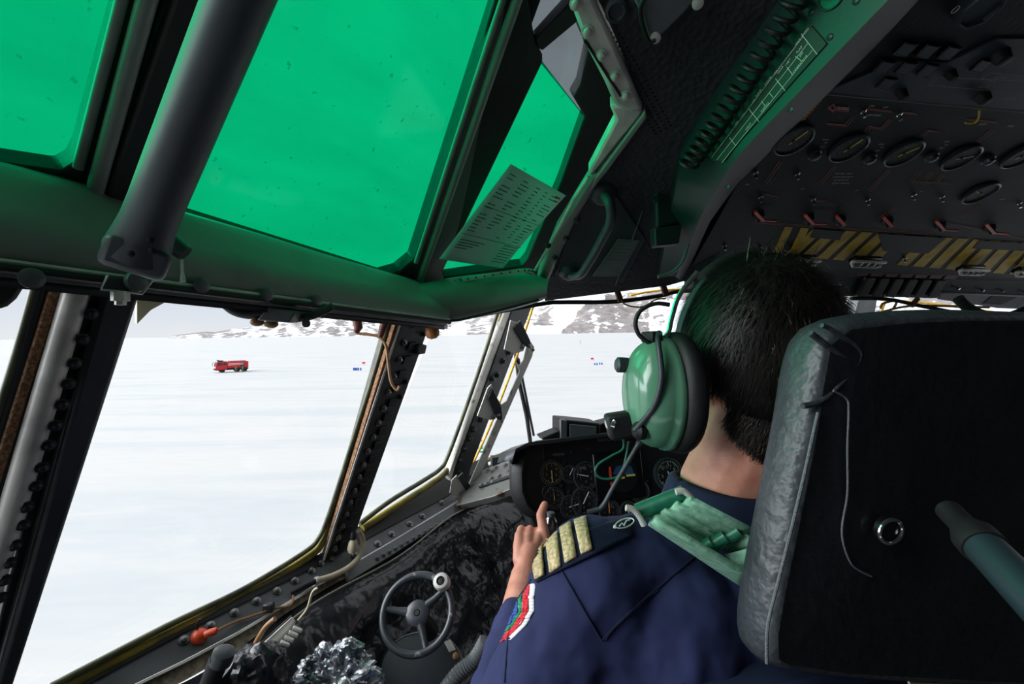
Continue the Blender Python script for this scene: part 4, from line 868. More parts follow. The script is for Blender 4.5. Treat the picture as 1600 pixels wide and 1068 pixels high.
# ================================================================== OVERHEAD
def overhead():
    # slanted teal beam
    def K(x, y):
        r_ = (522-y)/711.0; return (.55/(r_+.45))/(.27/(r_+.17))
    def TD(x, y, off): return pix(OP.at(x, y, off))[2]
    BP = plane3(U(1110, 160, .70), OP.at(1350, 39, .03), OP.at(1151, 244, .03))
    L = [((x, y), pix(BP.at(x, y))[2]) for x, y in ((1180, -60), (1110, 160), (1062, 258))]+[((1030, 430), 1.02)]
    R = [((x, y), TD(x, y, .03)) for x, y in ((1446, -60), (1350, 39), (1151, 244), (1098, 330), (1056, 432))]
    B = [((x, y), TD(x, y, .004)) for x, y in ((1490, -60), (1385, 55), (1150, 290), (1110, 345), (1066, 440))]
    def s(Lx, n=20):
        P = [U(x, y, d) for (x, y), d in Lx]; tot = [0]
        for a, b in zip(P, P[1:]): tot.append(tot[-1]+(b-a).length)
        out = []
        for i in range(n+1):
            d = tot[-1]*i/n; k = min(len(P)-2, next((j for j in range(len(P)-1) if d <= tot[j+1]+1e-9), len(P)-2)); u = (d-tot[k])/(tot[k+1]-tot[k]); out.append(P[k]*(1-u)+P[k+1]*u)
        return out
    l, r, b = s(L), s(R), s(B); bk = [x+(y-z)*.3+Z*.12 for x, y, z in zip(l, l, r)]
    root = thing('overhead_beam', 'teal grey slanted beam edging the overhead panel', 'beam', b[-1])
    q = MB(); g = [[a+Z*.10, a, c, d, d+Z*.08] for a, c, d in zip(l, r, b)]; q.grid(g); q.build('beam_face', 'beam_paint', root, smooth=30)
    # load placard with lines and letters
    MB().prism(PP(BP, [(1268, 40), (1292, 68), (1128, 252), (1092, 248)], .002), BP.n, .003).build('placard_plate', 'placard', root, bev=.0005)
    q = MB()
    for a, c in (((1254, 58), (1112, 246)), ((1262, 68), (1120, 250)), ((1270, 78), (1128, 254)), ((1252, 53), (1277, 85)), ((1243, 88), (1252, 95)), ((1230, 105), (1238, 116)), ((1212, 123), (1227, 142)), ((1202, 145), (1208, 152)), ((1170, 170), (1186, 190)), ((1190, 158), (1196, 166)), ((1140, 215), (1150, 228))):
        q.seg(BP.at(*a, .0023), BP.at(*c, .0023), .0006, .0003, BP.n)
    q.build('ruled_lines', 'white_print', root)
    q = MB(); xd = unit(BP.at(1262, 68)-BP.at(1120, 250)); yd = unit(BP.at(1254, 58)-BP.at(1277, 85)); yd = unit(yd-xd*yd.dot(xd))
    for t_, x, y in (('MAX SPEED', 1244, 72), ('FLAP', 1246, 84), ('200', 1250, 90), ('KT', 1232, 98), ('150', 1228, 104), ('GEAR', 1216, 116), ('168', 1210, 118), ('COMPRESSOR', 1238, 118), ('DOOR', 1196, 134), ('RAMP', 1182, 152), ('150', 1176, 162), ('CARGO', 1190, 176), ('145', 1160, 184), ('AIR', 1150, 196), ('LIGHT', 1166, 204)):
        text(q, t_, BP.at(x, y, .0024), xd, yd, .0040)
    q.build('letters', 'white_print', root)
    for x, y in ((1297, 58), (1268, 20), (1236, 172), (1338, 2), (1138, 292)):
        MB().lathe(BP.at(x, y, .0), BP.n, [(.0038, 0), (.0038, .001), (.002, .002)], 14).build('screw', 'beam_paint', root)
    c = BP.at(1300, -8, .001); x_, y_ = perp(BP.n)
    MB().tube([c+x_*(.0145*math.cos(a))+y_*(.0145*math.sin(a)) for a in [2*math.pi*i/32 for i in range(32)]], .0013, 8, True).build('hole_rim', 'beam_paint', root)
    MB().lathe(c, BP.n, [(.0135, 0), (.0135, .0004)], 28).build('hole', 'black_gloss', root)
    # coiled cord
    P = []; A0, A1 = BP.at(1258, -25, .02), BP.at(1072, 262, .02); ax = unit(A1-A0); x_, y_ = perp(ax); N_ = 620; CR = .0135
    for i in range(N_): t_ = i/(N_-1); an = t_*2*math.pi*18; P.append(A0+(A1-A0)*t_+x_*(CR*math.cos(an))+y_*(CR*math.sin(an))+Z*(-.006*math.sin(math.pi*t_)))
    o = MB().tube(P, .0030, 7).build('coiled_cord', 'black_rubber'); tag(o, 'black coiled microphone cord hanging along the teal beam', 'cord')
    A0, A1 = U(1072, 262, .66), U(1064, 345, .82); P = []
    # microphone handset at the lower end
    mh = thing('microphone_bracket', 'dark box mount at the lower end of coiled cord', 'bracket', U(1050, 340, .86))
    MB().prism([U(x, y, .86) for x, y in ((1022, 258), (1062, 262), (1064, 350), (1026, 356))], V((0, -1, .0)), .05).build('body', 'panel_black', mh, bev=.005)
    MB().prism([U(x, y, .85) for x, y in ((1022, 356), (1066, 350), (1062, 380), (1024, 384))], V((0, -1, .0)), .03).build('lower_tab', 'panel_black', mh, bev=.003)
    MB().lathe(U(1024, 311, .85), V((0, -1, 0)), [(.006, 0), (.006, .003)], 14).build('screw', 'beam_paint', mh)
    MB().tube(cr([U(x, y, .86) for x, y in ((1028, 432), (1050, 425), (1066, 408), (1075, 380))], 6), .0035, 8).build('lower_edge', 'panel_grey', mh)
    # ---- overhead panel
    O = OP; N = O.n
    pr = thing('overhead_panel', 'dark overhead instrument panel crowded with gauges and switches', 'instrument panel', O.at(1300, 430))
    MB().prism(PP(O, [(1470, -90), (1285, 150), (1150, 292), (1068, 438), (1085, 448), (1330, 452), (1700, 470), (2400, 100), (2000, -90)], 0), N, .05).build('panel_face', 'panel_black', pr)
    # slate upper section edge (fuel panel begins below)
    MB().prism(PP(O, [(1292, 143), (1402, 96), (1480, 98), (1560, 60), (1700, 60), (1700, 178), (1600, 172), (1440, 162)], .003), N, .004).build('slate_plate', 'panel_slate', pr, bev=.001)
    q = MB(); q.seg(O.at(1285, 147, .003), O.at(1650, 180, .003), .0008, .0008, N)
    for a, b_ in (((1452, 133), (1466, 121)), ((1466, 121), (1600, 126)), ((1452, 133), (1600, 146)), ((1533, 122), (1548, 114)), ((1548, 114), (1600, 118)), ((1533, 122), (1556, 128)), ((1585, 155), (1600, 145))): q.seg(O.at(*a, .007), O.at(*b_, .007), .0005, .0004, N)
    xd = unit(O.at(1500, 130)-O.at(1400, 126)); yd = N.cross(xd); yd = yd if (pix(O.at(1450, 100)+yd*.02)[1] < 100) else -yd
    for t_, x, y in (('ENG START', 1552, 122), ('BLEED AIR', 1526, 137), ('APU START', 1568, 155)): text(q, t_, O.at(x, y, .0072), xd, yd, .0040)
    q.build('legend_lines', 'beam_paint' if False else 'dim_print', pr)
    lx = unit(O.at(1300, 250)-O.at(1330, 214)) # longitudinal direction on the panel
    def sk(x, y, w, h):     # parallelogram following the panel's axes, w along lateral, h along longitudinal in metres
        c0 = O.at(x, y, .006); return [c0+xd*w/2+FO2*h/2, c0-xd*w/2+FO2*h/2, c0-xd*w/2-FO2*h/2, c0+xd*w/2-FO2*h/2]
    XD = -LO
    def sq(mb, x, y, w, h, off, t): w *= K(x, y); h *= K(x, y)*.8; c0 = O.at(x, y, off); mb.prism([c0+XD*w/2+FO2*h/2, c0-XD*w/2+FO2*h/2, c0-XD*w/2-FO2*h/2, c0+XD*w/2-FO2*h/2], N, t)
    for x, y in ((1416, 78), (1450, 81), (1484, 84), (1382, 106), (1416, 108), (1450, 111), (1386, 132), (1535, 104)):
        q = MB(); sq(q, x, y, .0142, .0142, .007, .006); o = q.build('annunciator', 'black_gloss', pr, bev=.001)
        q = MB(); sq(q, x, y, .0120, .0110, .0075, .003); q.build('legend_window', 'legend_glass', o if False else pr)
    for x, y, rr in ((1484, 114, .0062), (1408, 144, .0062), (1534, 150, .009), (1562, 86, .010)):
        MB().lathe(O.at(x, y, .004), N, [(rr*1.1, 0), (rr, .003), (rr*.8, .012), (rr*.6, .013)], 18).build('knob', 'black_rubber', pr)
    # big lamp ring at the top
    c = O.at(1535, 12, .012); MB().lathe(c, N, [(.024, -.012), (.024, 0), (.0225, .004), (.0205, .004), (.020, 0), (.004, .0)], 8).build('lamp_socket', 'gauge_ring', pr)
    MB().tube([O.at(1493, 15, .01)+XD*(.003*math.cos(a))+FO2*(.004*math.sin(a)) for a in [2*math.pi*i/20 for i in range(20)]], .0004, 6, True).build('wire_ring', 'silver', pr)
    # gauges
    def gauge(pl, x, y, r, parent, face, needle, ang, xv, yv, ticks=24, tm='dim_print', ring='gauge_ring', off=.004, nw=.07):
        n = pl.n; c = pl.at(x, y, off); r *= K(x, y)*.9; o = MB(); o.lathe(c, n, [(r*1.12, -.003), (r*1.12, .002), (r*1.0, .003), (r*.98, -.001), (.001, -.001)], 36)
        o = o.build('gauge', ring if ring else 'gauge_ring', parent)
        MB().lathe(c, n, [(r*.97, -.0008), (r*.97, 0)], 32).build('dial', face, o)
        q = MB()
        for i in range(ticks):
            if i % 12 in (5, 6): continue
            a = 2*math.pi*i/ticks; d = xv*math.cos(a)+yv*math.sin(a); q.seg(c+d*r*.90, c+d*r*(.72 if i % 3 == 0 else .8), r*.035, .0003, n)
        for i in range(4):
            a = math.pi*(.25+.5*i); text(q, str(2*i+1), c+(xv*math.cos(a)+yv*math.sin(a))*r*.55, xv, yv, r*.24, .0002)
        q.build('scale', tm, o)
        d = xv*math.cos(ang)+yv*math.sin(ang); q = MB(); q.seg(c-d*r*.3, c+d*r*.82, r*nw, .0012, n); q.build('needle', needle, o)
        MB().lathe(c, n, [(r*.1, 0), (r*.08, .0018)], 12).build('needle_cap', 'black_rubber', o)
        return o
    YF = -FO2
    for x, y, r, f, nd, a in ((1240, 220, .0205, 'gauge_face', 'needle_yellow', 1.2), (1326, 232, .0205, 'gauge_face', 'needle_yellow', 1.25), (1412, 240, .0205, 'gauge_green', 'needle_yellow', .85), (1502, 247, .0205, 'gauge_face', 'needle_white', .35), (1596, 244, .0205, 'gauge_face', 'needle_white', 1.0), (1532, 302, .0225, 'gauge_face', 'needle_yellow', 2.9)):
        gauge(O, x, y, r, pr, f, nd, a, XD, YF)
    for x, y in ((1272, 240), (1358, 246), (1455, 243), (1543, 248)):
        MB().lathe(O.at(x, y, .002), N, [(.0100, 0), (.0100, .003), (.0082, .004), (.0070, .009), (.005, .010)], 20).build('push_button', 'gauge_ring', pr)
    # toggle switches
    for x, y in ((1188, 306), (1270, 310), (1355, 311), (1427, 303), (1471, 306), (1348, 172), (1404, 177), (1132, 382), (1188, 385), (1413, 402), (1592, 316), (1180, 268), (1245, 270)):
        c = O.at(x, y, .002); q = MB(); q.lathe(c, N, [(.0045, 0), (.0045, .003), (.003, .004)], 6); q.tube([c, c+N*.012-Z*0+FO2*.002], [.0014, .0024], 8); q.build('toggle_switch', 'chrome', pr)
    # red-tipped selector handles
    for x, y, l_ in ((1185, 335, 1), (1263, 340, 1), (1312, 342, 0), (1386, 344, 0), (1468, 350, 1), (1546, 355, 1)):
        c = O.at(x-6, y-6, .018); n_ = O.at(x+7, y+8, .018); o = MB(); o.lathe(O.at(x, y, 0), N, [(.011, 0), (.010, .008), (.006, .012), (.006, .018)], 18); o = o.build('selector_knob', 'black_rubber', pr)
        q = MB(); q.seg(c, n_, .0052, .004, N)
        if l_: q.seg(n_, O.at(x+28, y+9, .018), .0028, .003, N)
        q.build('handle', 'red_handle', o)
    # mimic flow lines
    q = MB()
    def dbl(P, w=3):
        for a, b_ in zip(P, P[1:]): q.seg(O.at(*a, .001), O.at(*b_, .001), .0007, .0004, N); q.seg(O.at(a[0]+w, a[1]+2.2, .001), O.at(b_[0]+w, b_[1]+2.2, .001), .0007, .0004, N)
    dbl([(1219, 251), (1194, 285)]); dbl([(1304, 259), (1278, 288)]); dbl([(1388, 265), (1356, 297)]); dbl([(1290, 192), (1320, 195), (1332, 181)]); dbl([(1350, 205), (1358, 197), (1376, 200), (1390, 186)])
    dbl([(1352, 169), (1392, 173)]); dbl([(1408, 174), (1430, 177)]); dbl([(1440, 211), (1448, 203), (1468, 205)]); dbl([(1526, 220), (1550, 202)]); dbl([(1418, 282), (1482, 285)]); dbl([(1434, 267), (1424, 280)]); dbl([(1455, 268), (1444, 280)]); dbl([(1472, 271), (1462, 282)])
    dbl([(1177, 346), (1450, 364), (1460, 357)]); dbl([(1510, 186), (1556, 190)]); dbl([(1372, 341), (1396, 324)]); dbl([(1190, 302), (1212, 305), (1208, 309)]); dbl([(1272, 312), (1292, 313)]); dbl([(1498, 337), (1530, 322)])
    dbl([(1294, 167), (1303, 162), (1304, 166), (1326, 169), (1325, 172), (1303, 170), (1302, 173), (1294, 167)], 0); dbl([(1470, 345), (1600, 372)])
    q.build('flow_marking', 'pink_print', pr)
    q = MB()
    for t_, x, y, s_ in (('TO ENG', 1306, 170, .0036), ('OFF', 1357, 167, .0032), ('OFF', 1378, 169, .0032), ('DUMP PUMP', 1348, 181, .0036), ('FOR FUEL TANK', 1303, 272, .0036), ('USAGE SEQUENCE', 1300, 277, .0036), ('SEE AIRPLANE', 1302, 282, .0036), ('FLIGHT MANUAL', 1299, 287, .0036),
                     ('PUSH', 1284, 219, .003), ('TO', 1286, 224, .003), ('TEST', 1280, 230, .003), ('PUSH', 1372, 226, .003), ('TO', 1374, 231, .003), ('TEST', 1366, 236, .003), ('PUSH', 1474, 222, .003), ('TO', 1474, 227, .003), ('TEST', 1466, 232, .003), ('OFF', 1164, 289, .003), ('OFF', 1250, 296, .003), ('OFF', 1335, 298, .003), ('DUMP', 1528, 195, .0034), ('TANK', 1572, 198, .0034), ('OFF', 1436, 300, .003), ('BYPASS', 1560, 312, .0034)):
        text(q, t_, O.at(x, y, .0015), xd, yd, s_*K(x, y))
    q.build('printed_text', 'white_print', pr)
    # lanyard
    q = MB(); q.tube(cr([O.at(x, y, .012) for x, y in ((1530, 172), (1529, 184), (1522, 192), (1508, 192))], 6), .0014, 8); q.build('yellow_lanyard', 'hazard_yellow', pr)
    # orange and yellow hazard stripes
    for s_ in range(7):
        x0, y0 = 1272-4*s_, 160+4.6*s_; MB().prism(PP(O, [(x0-10, y0+1), (x0+12, y0-3), (x0+10, y0-.4), (x0-12, y0+3.8)], .0015), N, .001).build('orange_stripe', 'hazard_orange', pr)
    q = MB()
    Y0 = lambda x: 354+(x-1225)*.0665
    Y1 = lambda x: 399+(x-1225)*.083
    x = 1222
    while x < 1720:
        if not (1300 < x < 1316 or 1402 < x < 1424):
            w = 17
            q.prism(PP(O, [(x, Y0(x)), (x+w, Y0(x+w)), (x+w-46, Y1(x+w-46)), (x-46, Y1(x-46))], .0015), N, .001) if x > 1250 else q.prism(PP(O, [(x+5, Y0(x)), (x+w, Y0(x+w)), (x-2, Y1(x)-4), (x-14, Y1(x)-4)], .0015), N, .001)
        x += 25
    q.build('hazard_stripes', 'hazard_yellow', pr)
    for P in ([(1272, 358), (1318, 361), (1312, 375), (1266, 371)], [(1372, 365), (1478, 372), (1450, 396), (1380, 392)], [(1530, 376), (1600, 380), (1600, 392), (1520, 388)]):
        MB().prism(PP(O, P, .003), N, .002).build('stripe_plate', 'panel_black', pr)
    # chromed switch guards
    for x, y in ((1250, 406), (1353, 408), (1518, 421), (1604, 424)):
        c = O.at(x, y, .018); o = MB(); o.box(c-N*.004, XD*.040, FO2*.011, N*.006); o = o.build('guard_base', 'black_gloss', pr, bev=.004)
        g = MB(); g.tube(cr([c+XD*.039+FO2*.004+N*.012, c+XD*.043+FO2*.0+N*.004, c+XD*.039-FO2*.010+N*.008, c-XD*.039-FO2*.010+N*.008, c-XD*.043+N*.004, c-XD*.039+FO2*.004+N*.012], 5), .0034, 8)
        for j in (-.02, 0, .02): g.tube([c+XD*j-FO2*.010+N*.009, c+XD*(j+.006)+FO2*.008+N*.009], .0016, 6)
        g.tube([c-XD*.038+FO2*.008+N*.012, c+XD*.038+FO2*.008+N*.012], .0014, 6); g.build('guard_bar', 'silver', o)
        for j in (-.027, -.008, .012, .028): q = MB(); q.tube([c+XD*j, c+XD*j+N*.014], [.0016, .0028], 8); q.build('toggle', 'bolt_metal', o)
    # front vertical face with ribs and switches
    FP_ = Pl(O.at(1400, 436, .0), -FO*.8-Z*.6)
    MB().prism(PP(FP_, [(1085, 440), (1180, 420), (1640, 436), (1660, 480), (1560, 478), (1478, 466), (1310, 462), (1085, 462)], .002), FP_.n, .05).build('front_face', 'panel_black', pr)
    for i in range(6):
        x = 1352+i*22; q = MB(); q.prism(PP(FP_, [(x+4, 434+i*.8), (x+18, 435+i*.8), (x+2, 466), (x-12, 464)], .014), FP_.n, .03); q.build('breaker_rib', 'panel_slate' if False else 'black_rubber', pr, bev=.003)
    for i in range(7):
        x = 1336+i*23; q = MB(); q.prism(PP(FP_, [(x+6, 424+i*.9), (x+24, 425+i*.9), (x+18, 431+i*.9), (x, 430+i*.9)], .012), FP_.n, .004); q.build('brown_tab', 'dark_red', pr)
    for x, y in ((1493, 448), (1531, 451), (1562, 452), (1597, 454), (1345, 431)):
        c = FP_.at(x, y, .004); MB().tube([c, c+FP_.n*.012], [.002, .0032], 8).build('toggle_switch', 'chrome', pr)
    MB().prism(PP(FP_, [(1468, 457), (1600, 462), (1640, 470), (1620, 484), (1560, 482), (1466, 468)], .012), FP_.n, .02).build('relay_box', 'panel_grey', pr, bev=.003)
    MB().prism(PP(FP_, [(1550, 463), (1588, 465), (1564, 476), (1536, 474)], .014), FP_.n, .002).build('box_label', 'panel_black', pr)
overhead()

# ================================================================== INSTRUMENT PANEL
def instruments():
    I = IP; N = I.n; XD = unit(-LO-N*(-LO).dot(N)); YD = N.cross(XD); YD = YD if YD.z > 0 else -YD
    k = .2
    def c3(x, y): return (780+x*k, 640+y*k)
    r = thing('instrument_panel', 'black main instrument panel ahead of the pilot with round gauges', 'instrument panel', I.at(950, 830))
    MB().prism(PP(I, [(822, 696), (845, 688), (1180, 650), (1180, 880), (845, 880), (822, 800)], 0), N, .05).build('panel_face', 'panel_black', r, bev=.01)
    # glareshield
    q = MB(); P = [(800, 720), (806, 702), (826, 692), (870, 687), (960, 676), (1040, 664), (1120, 655)]
    a = [I.at(x, y, .05) for x, y in P]; b = [I.at(x, y+5, .0) for x, y in P]; c = [p-N*.18+Z*-.02 for p in b]; 
    q.grid([[y_-N*.02, y_, x_-Z*.006, x_+Z*.002, z_+Z*.014] for x_, y_, z_ in zip(a, b, c)]).build('glareshield', 'dark_paint', r, smooth=50, solid=.004)
    # left rounded side of the shroud
    P = [(802, 712), (797, 740), (798, 770), (806, 792), (822, 806), (842, 812)]
    g = [[I.at(x, y, -.04), I.at(x, y, .01), I.at(x+4, y, .03), I.at(x+18, y-2, .04), I.at(x+26, y-3, .01)] for x, y in P]
    MB().grid(g).build('side_shroud', 'black_rubber', r, smooth=70, solid=.004)
    MB().prism(PP(I, [(805, 700), (850, 690), (860, 812), (842, 815), (812, 800), (800, 770), (799, 725)], .004), N, .03).build('shroud_fill', 'frame_dark', r, bev=.006)
    def gauge(x, y, rr, nd='needle_white', ang=1.0, face='gauge_face', tm='dim_print', ticks=30):
        x, y = c3(x, y); c = I.at(x, y, .006)
        o = MB().lathe(c, N, [(rr*1.12, -.006), (rr*1.12, .002), (rr, .003), (rr*.98, -.001), (.001, -.001)], 36).build('gauge', 'gauge_ring', r)
        MB().lathe(c, N, [(rr*.97, -.0008), (rr*.97, 0)], 32).build('dial', face, o)
        q = MB()
        for i in range(ticks):
            an = 2*math.pi*i/ticks; d = XD*math.cos(an)+YD*math.sin(an); q.seg(c+d*rr*.9, c+d*rr*(.7 if i % 5 == 0 else .8), rr*.035, .0004, N)
        for i in range(6): an = math.pi*i/3+.4; text(q, str(i), c+(XD*math.cos(an)+YD*math.sin(an))*rr*.52-XD*rr*.08, XD, YD, rr*.26, .0004)
        q.build('scale', tm, o)
        d = XD*math.cos(ang)+YD*math.sin(ang); q = MB(); q.seg(c-d*rr*.2, c+d*rr*.8, rr*.07, .0012, N); q.build('needle', nd, o)
        return o, c
    gauge(410, 490, .028, 'needle_yellow', -1.57, tm='needle_yellow'); gauge(555, 500, .02); gauge(680, 515, .032, 'needle_white', 2.9)
    gauge(1325, 500, .038, 'needle_white', -1.2, tm='white_print', ticks=40); gauge(665, 715, .032); gauge(560, 755, .026, ang=.2); gauge(430, 690, .024, 'needle_yellow', 1.57); gauge(380, 640, .014); gauge(1100, 640, .024); gauge(860, 790, .026, 'screen_orange', 1.5); gauge(1010, 790, .022, 'needle_white', 1.5)
    # attitude indicator
    x, y = c3(935, 510); c = I.at(x, y, .006); o = MB().box(c, XD*.068, YD*.06, N*.004).build('attitude_indicator', 'black_gloss', r, bev=.006)
    MB().lathe(c+XD*.01, N, [(.042, .004), (.042, .0055)], 36).build('sphere', 'gauge_face', o)
    q = MB(); q.prism([c+XD*.04+YD*.0+N*.007, c+XD*.034+YD*.02+N*.007, c+XD*.02+YD*.026+N*.007, c-XD*.01+YD*.022+N*.007, c-XD*.018+YD*.004+N*.007], N, .001); q.build('sky_half', 'screen_blue', o)
    q = MB(); q.box(c+XD*.03-YD*.002+N*.007, XD*.012, YD*.0025, N*.0008); q.box(c+XD*.0-YD*.006+N*.007, XD*.012, YD*.0025, N*.0008); q.build('aircraft_bar', 'needle_yellow', o)
    q = MB(); q.box(c-XD*.026+YD*.008+N*.007, XD*.0026, YD*.015, N*.0008); q.box(c-XD*.026-YD*.018+N*.007, XD*.0026, YD*.004, N*.0008); q.build('warning_flag', 'screen_red', o)
    q = MB(); q.box(I.at(*c3(980, 645), .006), XD*.03, YD*.004, N*.003); q.build('slip_indicator', 'needle_white', r, bev=.002)
    # dark letter plate lines
    q = MB()
    for t_, u, w, s_ in (('RADIO CALL', 768, 250, .012), ('DME', 620, 470, .01), ('1 0 0 7', 1250, 465, .013), ('ILS', 850, 760, .01), ('NAV', 1080, 775, .01), ('MARKER', 420, 360, .008), ('6 2', 1065, 640, .016)):
        text(q, t_, I.at(*c3(u, w), .008), XD, YD, s_)
    q.build('printed_text', 'dim_print', r)
    for u, w in ((480, 590), (540, 640), (620, 600), (790, 560), (1150, 560), (380, 560), (500, 420), (560, 330), (700, 300)): MB().lathe(I.at(*c3(u, w), .002), N, [(.005, 0), (.005, .003), (.002, .004)], 10).build('screw', 'bolt_dark', r)
    # compass / light box on glareshield
    cb = thing('glareshield_box', 'black hooded box standing on top of the glareshield', 'display box', I.at(900, 690, -.05))
    B = Pl(I.at(910, 670, -.03), -FO)
    MB().prism(PP(B, [(876, 655), (902, 657), (938, 661), (940, 690), (876, 695)]), B.n, .07).build('hood', 'black_rubber', cb, bev=.004)
    MB().prism(PP(B, [(890, 662), (932, 666), (932, 686), (890, 688)], .004), B.n, .004).build('screen', 'panel_grey', cb, bev=.002)
    MB().prism(PP(B, [(876, 655), (886, 657), (886, 692), (876, 694)], .006), B.n, .01).build('side_cheek', 'panel_grey', cb, bev=.002)
    MB().prism(PP(B, [(846, 684), (876, 672), (878, 690), (852, 690)]), B.n, .05).build('base_wedge', 'black_rubber', cb, bev=.003)
    MB().prism(PP(B, [(938, 662), (975, 652), (980, 676), (938, 680)], -.02), B.n, .05).build('rear_hood', 'black_rubber', cb, bev=.003)
    # crinkled clear plastic bottle near the hand
    pb = thing('plastic_bottle', 'clear crinkled plastic bottle beside the pilot hand', 'bottle', U(862, 826, 1.02))
    MB().lathe(U(861, 836, 1.02), V((0, 0, 1)), [(.015, 0), (.0165, .004), (.0155, .01), (.017, .016), (.0155, .022), (.017, .028), (.015, .036), (.008, .044)], 20).build('bottle_body', 'clear_plastic', pb)
    MB().lathe(U(861, 836, 1.02)+Z*.044, V((0, 0, 1)), [(.009, 0), (.009, .008), (.007, .009)], 16).build('cap', 'panel_grey', pb)
instruments()

# ================================================================== PILOT
def pilot():
    HF = unit(V((-.22, .975, -.03))); HL = unit(V((-.975, -.22, 0)))     # head forward / left
    HU = HL.cross(-HF).normalized(); HU = HU if HU.z > 0 else -HU
    HC = U(1178, 558, .555)                                             # skull centre
    NK = U(1135, 762, .565)                                             # base of the neck
    DN = -Z
    SLs = NK+LO*.185-Z*.080-FO*.012; SRs = NK-LO*.185-Z*.075
    ELB = SLs+LO*.135-FO*.0-Z*.25; WR = U(819, 900, .90)
    body = MB()
    body.ell(HC+HU*.012, HF*.093, HL*.076, HU*.100, 32, 22)                     # cranium
    body.ell(HC+HF*.035-HU*.045, HF*.066, HL*.060, HU*.075, 24, 16)      # face/jaw
    body.cap(HC+HF*.085-HU*.015, HC+HF*.100-HU*.035, .010, .014)          # nose
    body.ell(HC+HF*.060-HU*.100, HF*.034, HL*.032, HU*.022)              # chin
    for s in (-1, 1):
        body.ell(HC+HL*.076*s-HU*.02+HF*.0, HF*.018, HL*.010, HU*.03, 14, 10)      # ears
        body.ell(HC+HF*.088+HL*.03*s+HU*.005, HF*.010, HL*.016, HU*.008, 12, 8)
    body.ell(HC+HF*.093-HU*.062, HF*.008, HL*.022, HU*.008, 12, 8)
    body.cap(HC-HU*.055-HF*.022, NK+Z*.0, .054, .056); body.cap(NK, NK-Z*.07, .056, .05)
    body.cap(SLs-Z*.03, SRs-Z*.03, .042, .042); body.cap(NK-Z*.16+FO*.03, NK-Z*.5+FO*.02, .09, .09); body.cap(NK-Z*.05, NK-Z*.16+FO*.02, .05, .07); body.cap(SLs, ELB, .046, .040); body.cap(ELB, WR, .040, .027)
    body.cap(SRs, SRs-Z*.27+FO*.05-LO*.06, .045, .04)
    # hand on the yoke: palm, four fingers, thumb
    Hd = unit(U(832, 838, .965)-WR); side = unit(Hd.cross(V((0, -1, .2)))); side = side if side.x > 0 else -side; nb = unit(side.cross(Hd))
    nb = nb if nb.dot(CAM-WR) > 0 else -nb
    pm = WR+Hd*.045
    body.cap(WR, pm+Hd*.0, .024, .024)
    for j, o_ in enumerate((.030, .011, -.009, -.027)):
        kn = pm+Hd*(.040-.004*abs(j-1))+side*o_+nb*(.004 if j in (1, 2) else 0); body.cap(pm+side*o_*.6-Hd*.015, kn, .0150, .0115)
        if j == 0:      # index, stretched towards the panel
            t1 = U(845, 804, .985); t2 = U(851, 788, 1.0); body.cap(kn, t1, .0122, .0106); body.cap(t1, t2, .0104, .0088)
        else:           # curled round the grip
            a = kn+Hd*.026-nb*.018+side*.002; b = a-nb*.026-Hd*.010; c = b-Hd*.018-nb*.004
            body.cap(kn, a, .0104, .0095); body.cap(a, b, .0093, .0086); body.cap(b, c, .0086, .0076)
    a = pm+side*.026-Hd*.012; b = a+side*.020+Hd*.022-nb*.012; c = b+Hd*.026-nb*.008; body.cap(a, b, .0140, .0112); body.cap(b, c, .0110, .0088)
    o = body.build('person', 'skin'); tag(o, 'pilot seen from behind in navy shirt reaching for the panel', 'person')
    rm = o.modifiers.new('remesh', 'REMESH'); rm.mode = 'VOXEL'; rm.voxel_size = .0030; rm.use_smooth_shade = True
    sm = o.modifiers.new('smooth', 'SMOOTH'); sm.factor = .5; sm.iterations = 6
    P = o
    # ---- hair: cap plus individual strands
    cap = MB(); nu, nv = 40, 26
    def hd(u):      # skull surface point for direction u in head axes (forward, left, up)
        return HC+HU*.012+HF*(.101*u.x-.006)+HL*.085*u.y+HU*.112*u.z
    def hairy(u):   # back and top of the head; lower limit falls towards the nape
        return u.z > -.62+.55*max(0, u.x+.45)*1.6 - (.30*min(1, max(0, -u.x-.15)*2) if abs(u.y) < .8 else 0) and not (u.x > .72 and u.z < .55)
    vs = []
    for j in range(nv+1):
        t_ = (math.pi*.86)*j/nv
        for i in range(nu):
            p_ = 2*math.pi*i/nu; u = V((math.sin(t_)*math.cos(p_), math.sin(t_)*math.sin(p_), math.cos(t_)))
            k_ = 1.0 if hairy(u) else .84
            q_ = HC+HU*.012; vs.append(q_+(hd(u)-q_)*k_)
    cap.add(vs, [[j*nu+i, j*nu+(i+1) % nu, (j+1)*nu+(i+1) % nu, (j+1)*nu+i] for j in range(nv) for i in range(nu)])
    rnd = random.Random(5)
    def strand(p, d, nrm, L, w, mi):
        sd = unit(d.cross(nrm)); a = p; pts = []
        for k_ in range(4):
            s_ = k_/3; q_ = p+d*(L*s_)+nrm*(L*.12*math.sin(s_*2.6)-L*L*s_*s_*5)+V((rnd.uniform(-1, 1), rnd.uniform(-1, 1), rnd.uniform(-1, 1)))*.001*k_
            wd = w*(1-s_*.85); pts += [q_-sd*wd, q_+sd*wd]
        cap.cur = mi; cap.add(pts, [[0, 1, 3, 2], [2, 3, 5, 4], [4, 5, 7, 6]])
    nst = 0
